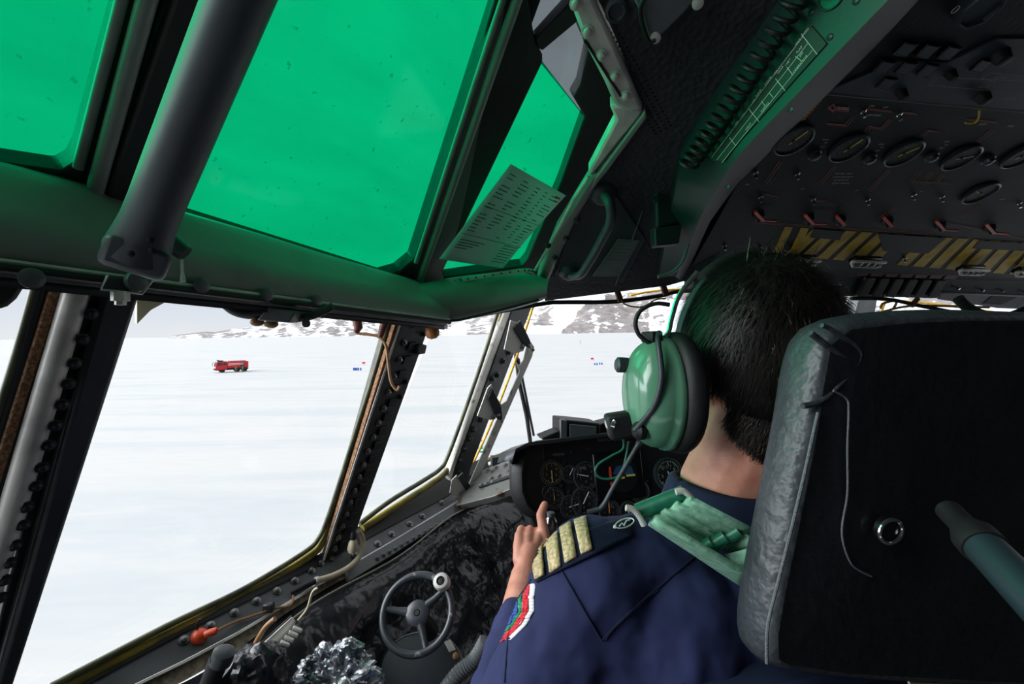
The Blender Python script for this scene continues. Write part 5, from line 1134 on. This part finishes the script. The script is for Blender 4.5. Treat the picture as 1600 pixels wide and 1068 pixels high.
    while nst < 15000:
        z_ = rnd.uniform(-.97, 1); a_ = rnd.uniform(0, 2*math.pi); r_ = math.sqrt(max(0, 1-z_*z_)); u = V((r_*math.cos(a_), r_*math.sin(a_), z_))
        if not hairy(u): continue
        nst += 1; p = hd(u); n_ = unit(p-HC-HU*.012)
        if (p-hd(unit(V((-.45, .05, .88))))).length < .012: continue
        # combed from a crown point at the back down and outwards
        crown = hd(unit(V((-.45, .05, .88)))); fl = p-crown; fl = fl-n_*fl.dot(n_); fl = unit(fl+V((rnd.gauss(0, .02), rnd.gauss(0, .02), rnd.gauss(0, .02)))) if fl.length > 1e-4 else unit(HU)
        fl = unit(fl-HU*.35*(1 if u.z < .3 else .1)+V((rnd.gauss(0, .16), rnd.gauss(0, .16), rnd.gauss(0, .16)))); fl = unit(fl-n_*fl.dot(n_)*.6)
        gray = 1 if (u.z < -.05 and u.x > -.25 and rnd.random() < .55) or rnd.random() < .015 else 0
        strand(p-n_*.003, fl, n_, rnd.uniform(.022, .042) if u.z > -.3 else rnd.uniform(.012, .024), rnd.uniform(.0004, .0009), gray)
    n0, n1 = HC-HU*.055-HF*.022, NK; na = unit(n1-n0)
    for _ in range(6500):
        an = rnd.uniform(-1.45, 1.45); t_ = rnd.uniform(0, 1)*.36*max(0, math.cos(an*.8))**.8
        dn = (-HF)*math.cos(an)+HL*math.sin(an); dn = unit(dn-na*dn.dot(na)); p = n0+(n1-n0)*t_+dn*.0545
        strand(p, unit(na+V((rnd.gauss(0, .16), rnd.gauss(0, .16), rnd.gauss(0, .1)))), dn, rnd.uniform(.012, .022)*(1.15-t_), rnd.uniform(.0004, .0008), 1 if rnd.random() < .16 else 0)
    cap.build('hair', ['hair', 'hair_grey'], P, fixn=False, smooth=180)
    # ---- shirt
    sh = MB()
    sh.cap(NK-Z*.055+FO*.005, NK-Z*.14, .062, .10)
    sh.cap(SLs-Z*.004, NK-Z*.076+LO*.05, .064, .056); sh.cap(NK-Z*.076+LO*.05, NK-Z*.058+LO*.01, .056, .055); sh.cap(SRs+Z*.002, NK-Z*.06-LO*.03, .064, .058)
    for k_ in (-1, 0, 1): sh.cap(NK-Z*.15+LO*.10*k_-FO*.01, NK-Z*.55+LO*.09*k_+FO*.02, .105, .105)
    sh.cap(SLs-LO*.0, SLs-Z*.08+LO*.02-LO*.05, .066, .08)
    sh.cap(SLs, ELB, .066, .062); sh.cap(ELB, ELB+(WR-ELB)*.72, .058, .036)
    sh.cap(SRs, SRs-Z*.28+FO*.05-LO*.08, .064, .06)
    for t_, w_ in () and ((.25, .010), (.45, .012), (.62, .010), (.8, .012)):      # sleeve folds
        c = SLs+(ELB-SLs)*t_; sh.cap(c+LO*.04-FO*.045+Z*.02, c-LO*.045-FO*.045-Z*.035, w_+.006, w_)
    for dx in (-.02, .03, .075, .115):
        sh.cap(NK-Z*.20+LO*(dx+.04)-FO*.112, NK-Z*.46+LO*dx-FO*.110, .004, .022)
    o2 = sh.build('shirt', 'navy', P, label='navy blue uniform shirt')
    rm = o2.modifiers.new('remesh', 'REMESH'); rm.mode = 'VOXEL'; rm.voxel_size = .0045; rm.use_smooth_shade = True
    sm = o2.modifiers.new('smooth', 'SMOOTH'); sm.factor = .5; sm.iterations = 9
    tx = bpy.data.textures.new('folds', 'CLOUDS'); tx.noise_scale = .055; tx.noise_depth = 1
    dp = o2.modifiers.new('folds', 'DISPLACE'); dp.texture = tx; dp.strength = .009; dp.mid_level = .5; dp.texture_coords = 'LOCAL'
    tx2 = bpy.data.textures.new('creases', 'CLOUDS'); tx2.noise_scale = .022; tx2.noise_depth = 2
    dp = o2.modifiers.new('creases', 'DISPLACE'); dp.texture = tx2; dp.strength = .0045; dp.mid_level = .5; dp.texture_coords = 'LOCAL'
    # collar
    ccx = NK-Z*.008; cl = MB(); g = []
    for i in range(41):
        an = 2*math.pi*i/40; d = LO*math.cos(an)-FO*math.sin(an)
        lift = .004*math.cos(an*2)
        g.append([ccx+d*.056+Z*(.006+lift), ccx+d*.060+Z*(.020+lift), ccx+d*.068+Z*(.017+lift), ccx+d*.080-Z*(.016-lift), ccx+d*.088-Z*.046])
    cl.grid(g).build('collar', 'navy_dark', P, smooth=180, solid=.002)
    # helper: lay pieces over the shoulder surface (upper side)
    bpy.context.view_layer.update()
    dg = bpy.context.evaluated_depsgraph_get(); ev = o2.evaluated_get(dg); mw = o2.matrix_world.copy()
    mw = Matrix.Translation(V(WL[o2.name])); mi = mw.inverted()
    def hit(x, y, lift=.003):
        r = ray(x, y).normalized(); ok, loc, nn, _ = ev.ray_cast(mi @ CAM, r)
        if not ok: return None, None
        return (mw @ loc)-r*lift, nn
    def drape(name, quad, m, lift=.004, nu=10, nv=8, th_=.003, parent=P, rows=None, label=None, maxd=.62):
        (a, b, c, d) = quad; g = []; last = .5
        for i in range(nu+1):
            row = []
            for j in range(nv+1):
                u, v = i/nu, j/nv; x = (a[0]*(1-u)+b[0]*u)*(1-v)+(d[0]*(1-u)+c[0]*u)*v; y = (a[1]*(1-u)+b[1]*u)*(1-v)+(d[1]*(1-u)+c[1]*u)*v
                for k_ in range(24):
                    p, _ = hit(x, y, lift)
                    if p is not None and (p-CAM).dot(_f) < maxd: break
                    q_ = V((900-x, 930-y)).normalized()*2; x += q_.x; y += q_.y
                if p is None: p = U(x, y, last)
                last = (p-CAM).dot(_f); row.append(p)
            g.append(row)
        return MB().grid(g).build(name, m, parent, smooth=180, solid=-th_ if False else th_, label=label)
    # epaulette
    e = drape('epaulette', ((824, 856), (985, 802), (990, 835), (836, 908)), 'navy_dark', .006, 16, 8, .004, label='dark navy shoulder slide with four gold bars')
    bars = [((829, 843), (845, 834), (866, 890), (845, 904)), ((854, 829), (872, 822), (896, 874), (878, 885)), ((881, 817), (897, 812), (920, 860), (903, 868)), ((904, 809), (922, 803), (941, 853), (923, 859))]
    bars = [((828, 846), (846, 832), (851, 898), (838, 905)), ((850, 832), (868, 821), (875, 883), (858, 893)), ((873, 821), (890, 811), (900, 868), (882, 878)), ((896, 811), (915, 804), (925, 856), (907, 864))]
    for q_ in bars: drape('gold_bar', q_, 'gold_braid', .010, 3, 10, .003, parent=P)
    # wing badge on the slide
    def pth(pts, lift): return [hit(x, y, lift)[0] or U(x, y, .55) for x, y in pts]
    an = [2*math.pi*i/28 for i in range(28)]
    bd = MB(); bd.tube(pth([(976+15*math.cos(a)*.96+6*math.sin(a)*.2, 817+6.5*math.sin(a)-4.5*math.cos(a)) for a in an], .013), .0008, 6, True)
    bd.tube(pth([(968, 821), (972, 817), (975, 820), (979, 813), (984, 812)], .013), .0009, 6); bd.tube(pth([(959, 822), (962, 823)], .013), .0018, 8); bd.build('badge', 'patch_white', P)
    # yoke seam lines on the shirt back
    def seam(pts, nm='seam'): MB().tube([hit(x, y, .001)[0] or U(x, y, .5) for x, y in cr2(pts)], .0011, 6).build(nm, 'navy_dark', P)
    def cr2(pts): return [(v.x, v.y) for v in cr([V((x, y, 0)) for x, y in pts], 6)]
    seam([(874, 885), (905, 940), (940, 1000)]); seam([(940, 1000), (985, 955), (1090, 865)]); seam([(830, 905), (800, 960), (788, 1066)]); seam([(945, 1000), (965, 975), (1030, 920)])
    # flag patch on the sleeve
    def edge(y):
        for x in range(690, 860):
            p = hit(x, y, 0)[0]
            if p is not None and (p-CAM).dot(_f) < .62: return x+1
        return 800
    rows = [(y, edge(y)+w_) for y, w_ in ((899, 3), (915, 13), (935, 25), (955, 33), (975, 29), (995, 17), (1010, 3))]
    def stripe(nm, m, a0, a1, lift):
        g = []; ok_ = []
        for k_ in range(25):
            f_ = k_/24*6; i_ = min(5, int(f_)); u_ = f_-i_; y = rows[i_][0]*(1-u_)+rows[i_+1][0]*u_; xr = rows[i_][1]*(1-u_)+rows[i_+1][1]*u_
            g.append([hit(xr-a0-(a1-a0)*v_/4, y, lift)[0] for v_ in range(5)])
        q = MB()
        for a_, b_ in zip(g, g[1:]):
            for v_ in range(4):
                c4 = [a_[v_], a_[v_+1], b_[v_+1], b_[v_]]
                if all(p is not None and (p-CAM).dot(_f) < .62 for p in c4) and (c4[0]-c4[2]).length < .03: q.add(c4, [[0, 1, 2, 3]])
        if q.v: q.build(nm, m, P, smooth=180, solid=.0008)
    stripe('patch_border', 'patch_white', 0, 36, .0015); stripe('patch_red_field', 'patch_red', 9, 18, .003); stripe('patch_green_field', 'patch_green', 19.5, 24, .003); stripe('patch_blue_field', 'patch_blue', 25, 32, .003)
    # ------------------------------------------------ headset
    hs = thing('headset', 'pale green aviation headset worn over the pilot ear', 'headset', HC-HU*.1)
    CC = U(1028, 614, .50); cn = HL; cu = HU; cf = HF
    q = MB(); prof = []
    for k_ in range(13): t_ = math.pi/2*k_/12; prof.append((math.cos(t_)**.72*1.0, math.sin(t_)))
    vs = []; nn = 36
    for r_, h_ in [(1.02, -.28), (1.06, -.2), (1.04, -.05)]+prof:
        for i in range(nn):
            a_ = 2*math.pi*i/nn; vs.append(CC+cf*(.040*max(r_, .002)*math.cos(a_))+cu*(.060*max(r_, .002)*math.sin(a_))+cn*(.036*h_))
    m_ = len(prof)+3; q.add(vs, [[j*nn+i, j*nn+(i+1) % nn, (j+1)*nn+(i+1) % nn, (j+1)*nn+i] for j in range(m_-1) for i in range(nn)]+[list(range(nn))[::-1]])
    q.build('ear_cup', 'headset_green', hs, smooth=60)
    for s_, c_ in ((1, CC), (-1, CC-HL*.24)):
        q = MB(); ring = [c_-cn*s_*.022+cf*(.036*math.cos(a_))+cu*(.054*math.sin(a_)) for a_ in [2*math.pi*i/36 for i in range(36)]]
        q.tube(ring, .0135, 14, True); q.build('ear_cushion', 'black_rubber', hs)
    q = MB(); q.ell(CC-HL*.24, cf*.040, cu*.058, cn*.03); q.build('ear_cup', 'headset_green', hs)
    # headband
    pts = []
    for i in range(25):
        a_ = math.pi*i/24; pts.append(HC+HU*.012-HU*.01+HF*.005+HL*(.103*math.cos(a_))+HU*(.128*math.sin(a_)-.01))
    q = MB(); g = [[p-HF*.006, p-HF*.005+unit(p-HC)*.002, p+HF*.005+unit(p-HC)*.002, p+HF*.006] for p in pts]; q.grid(g); q.build('headband', 'dark_paint', hs, solid=.002)
    q = MB(); q.tube([p+unit(p-HC)*.002 for p in pts[7:18]], .009, 12); q.build('headband_pad', 'black_rubber', hs)
    q = MB(); yk = [CC+cn*.020+cu*(.068*math.sin(a_))*.95-cf*(.028*math.cos(a_))*1.0 for a_ in [(-.05+.95*i/14)*math.pi/1.9 for i in range(15)]]
    q.tube(cr([CC+cu*.066-cf*.012+cn*.004, CC+cu*.056-cf*.030+cn*.016, CC+cu*.02-cf*.038+cn*.018, CC-cu*.01-cf*.032+cn*.024, CC-cu*.036-cf*.014+cn*.036], 8), .0030, 10); q.build('cable_tube', 'dark_paint', hs)
    MB().lathe(CC-cu*.037-cf*.012+cn*.026, cn, [(.010, 0), (.010, .006), (.006, .010)], 18).build('grommet', 'black_rubber', hs)
    MB().tube(cr([U(x, y, .49) for x, y in ((1046, 476), (1025, 474), (1002, 484), (993, 503), (998, 522), (1012, 534), (1022, 540))], 6), .0024, 10).build('loop_wire', 'black_rubber', hs)
    MB().lathe(U(976, 570, .505), unit(V((-.9, -.1, .05))), [(.008, -.006), (.0085, 0), (.0085, .008), (.006, .010)], 16).build('volume_knob', 'dark_paint', hs)
    MB().tube(cr([U(x, y, .497) for x, y in ((1030, 534), (1044, 520), (1050, 495), (1062, 460), (1090, 425))], 6), .0028, 8).build('band_rod', 'chrome', hs)
    MB().box(CC+cu*.062+cn*.006, cf*.012, cu*.006, cn*.007).build('hinge_block', 'black_rubber', hs, bev=.002)
    q = MB()
    mc = U(968, 664, .50); q.box(mc, V((.014, 0, .002)), V((0, .010, 0)), V((-.003, 0, .014))); q.build('boom_mount', 'black_rubber', hs, bev=.004)
    MB().lathe(U(958, 660, .498), V((-1, -.4, 0)), [(.008, 0), (.009, .004), (.006, .007)], 14).build('thumb_screw', 'chrome', hs)
    MB().tube(cr([U(x, y, .50) for x, y in ((1003, 688), (996, 696), (980, 724), (960, 758), (942, 790), (930, 797), (918, 800))], 6), [.0035]*6+[.0026]*31, 10).build('boom', 'dark_paint', hs)
    MB().tube(cr([U(x, y, .51) for x, y in ((972, 678), (974, 700), (955, 712), (934, 726), (932, 742), (950, 748), (970, 740), (978, 715), (982, 690))], 8), .0013, 8).build('mic_lead', 'roller_green', hs)
    # ------------------------------------------------ shoulder harness
    ha = thing('shoulder_harness', 'green webbing shoulder harness lying over the pilot shoulder', 'harness', U(1100, 880, .47))
    def slab(quad, ds, th_, m, name, nu=14, nv=8, quilt=0):
        a, b, c, d = quad; g = []
        for i in range(nu+1):
            row = []
            for j in range(nv+1):
                u, v = i/nu, j/nv; x = (a[0]*(1-u)+b[0]*u)*(1-v)+(d[0]*(1-u)+c[0]*u)*v; y = (a[1]*(1-u)+b[1]*u)*(1-v)+(d[1]*(1-u)+c[1]*u)*v
                dd = (ds[0]*(1-u)+ds[1]*u)-.006*math.sin(math.pi*v)-quilt*abs(math.sin(u*math.pi*4))
                row.append(U(x, y, dd))
            g.append(row)
        return MB().grid(g).build(name, m, ha, smooth=60, solid=th_)
    slab(((1010, 808), (1088, 778), (1180, 826), (1112, 866)), (.475, .445), .007, 'strap_green', 'quilted_pad', quilt=.0035, nu=40)
    slab(((1016, 812), (1026, 806), (1174, 894), (1166, 912)), (.480, .44), .006, 'strap_green', 'lower_strap')
    slab(((1120, 846), (1165, 832), (1190, 862), (1130, 862)), (.468, .45), .006, 'strap_green', 'end_flap')
    slab(((1132, 866), (1190, 850), (1200, 900), (1176, 905)), (.455, .44), .004, 'strap_green', 'under_webbing')
    for i in range(4):
        u = i/3; a = (1040+i*20, 797-i*1.5+0); q = MB()
        q.tube([U(1022+i*20+0, 812-i*7.5, .468), U(1098+i*17, 862-i*9, .448)], .0009, 6); q.build('stitching', 'roller_green', ha)
    for i in range(3): q = MB(); q.tube([U(1096+i*21, 857-i*9, .452), U(1113+i*21, 846-i*9, .448)], .0062, 10); q.build('fold', 'roller_green', ha)
    q = MB(); q.tube([U(996, 800, .475), U(1070, 771, .468)], .0088, 18); q.build('roller', 'roller_green', ha)
    q = MB(); q.tube(cr([U(x, y, .463) for x, y in ((978, 793), (990, 796), (1000, 808), (1006, 820))], 6), .0032, 10); q.build('buckle_end', 'silver', ha)
    q = MB(); q.tube(cr([U(x, y, .458) for x, y in ((1056, 768), (1068, 767), (1080, 778), (1085, 792))], 6), .0032, 10); q.build('buckle_end', 'silver', ha)
pilot()

# ================================================================== SEAT
def seat():
    root = thing('pilot_seat', 'dark leather high-backed pilot seat with piped seams', 'seat', U(1400, 1068, .4))
    d0 = .345
    RP = Pl(CAM+V((.225, .385, 0)), -FO)           # rear plane of the back cushion
    def rp(x, y, off=0): return RP.at(x, y, off)
    # rear contour of the cushion in pixels (clockwise from the top left)
    rear = [(1325, 505), (1420, 494), (1520, 492), (1640, 494), (1900, 500), (1900, 1085), (1640, 1072), (1500, 1068), (1320, 1060), (1222, 1044), (1208, 1036), (1206, 1000), (1216, 935), (1236, 830), (1256, 730), (1270, 660), (1278, 600), (1292, 530)]
    R3 = [rp(x, y) for x, y in rear]; n = len(R3)
    cen = sum(R3, V())/n
    secs = []
    def inset(s, off, dz=0):
        return [cen+(p-cen)*s+FO*off for p in R3]
    # thickness goes towards the pilot: rounded side
    th_ = .050
    def ring(f, grow):
        out = []
        for p in R3:
            d = p-cen; d = d-FO*d.dot(FO); L_ = d.length; out.append(cen+FO*((p-cen).dot(FO))+d*((L_+grow)/L_)+FO*(f*th_))
        return out
    stn = [ring(-.03, -.006), ring(0, 0), ring(.12, .004), ring(.35, .008), ring(.65, .007), ring(.88, .001), ring(1.0, -.014)]
    q = MB(); q.cur = 0
    vs = [p for r in stn for p in r]; fs = []; 
    m = len(stn)
    for j in range(m-1):
        for i in range(n): fs.append([j*n+i, j*n+(i+1) % n, (j+1)*n+(i+1) % n, (j+1)*n+i])
    q.add(vs, fs); q.add([p for p in stn[-1]], [list(range(n))])
    o = q.build('cushion_side', 'leather', root, smooth=80, sub=1)
    tx = bpy.data.textures.new('wrinkles', 'CLOUDS'); tx.noise_scale = .02; tx.noise_depth = 2
    # rear panel, finely gridded and slightly domed
    q = MB(); vs = [cen-FO*.006]; K = 8
    for k_ in range(1, K+1):
        for i in range(n):
            s = k_/K; p = stn[0][i]*s+(cen)*(1-s); vs.append(p-FO*(.010*(1-s*s)))
    fs = [[0, 1+i, 1+(i+1) % n] for i in range(n)]+[[1+(k_-1)*n+i, 1+(k_-1)*n+(i+1) % n, 1+k_*n+(i+1) % n, 1+k_*n+i] for k_ in range(1, K) for i in range(n)]
    q.add(vs, fs); q.build('rear_panel', 'leather_rear', root, smooth=80)
    def piping(pts, r, m_, off=.014, nm='piping'): MB().tube(cr([rp(x, y, off) for x, y in pts], 6), r, 8).build(nm, m_, root)
    piping([(1278, 644), (1270, 680), (1258, 735), (1238, 820), (1218, 900), (1200, 975), (1198, 1036)], .0014, 'leather_seam', .004)
    piping([(1284, 508), (1295, 512), (1318, 528), (1336, 540), (1343, 556), (1330, 580), (1306, 606), (1302, 610)], .0022, 'leather', .002)
    piping([(1302, 610), (1322, 622), (1326, 640), (1324, 700), (1324, 770), (1316, 820), (1318, 850), (1330, 880), (1345, 892), (1362, 900)], .0009, 'leather_seam', .009)
    piping([(1266, 520), (1282, 532), (1302, 548), (1322, 560), (1334, 562)], .0028, 'leather', .0005, 'fold_ridge')
    piping([(1304, 606), (1290, 620), (1272, 630), (1254, 634)], .0028, 'leather', .0005, 'fold_ridge')
    # chrome ring
    c = rp(1392, 830, .018); x_, y_ = perp(RP.n)
    MB().tube([c+x_*(.0128*math.cos(a))+y_*(.0102*math.sin(a)) for a in [2*math.pi*i/36 for i in range(36)]], .0016, 8, True).build('grommet_ring', 'chrome', root)
    MB().lathe(c-RP.n*.002, RP.n, [(.012, -.004), (.0115, .0005)], 30, x=x_).build('grommet_hole', 'black_gloss', root)
    # frame base below headrest
    MB().box(rp(1500, 1140)+FO*.05, LO*.28, FO*.03, Z*.06).build('seat_frame', 'navy_dark', root, bev=.01)
    MB().tube([rp(1420, 1066, -.006), rp(1600, 1074, -.006)], .0014, 6).build('edge_strip', 'cream_hose', root)
    # grey tube behind the seat
    t = thing('seat_rail_tube', 'worn teal grey metal tube slanting behind the pilot seat', 'tube', U(1560, 880, .28))
    a, b = U(1522, 838, .31), U(1680, 1000, .235)
    MB().tube([a-(b-a)*.0, a+(b-a)*.04, b], [.0085, .0115, .0125], 20).build('tube', 'teal_tube', t)
    MB().lathe(a, unit(a-b), [(.013, -.012), (.013, 0), (.008, .012), (.008, .03)], 18).build('end_socket', 'black_rubber', t)
seat()
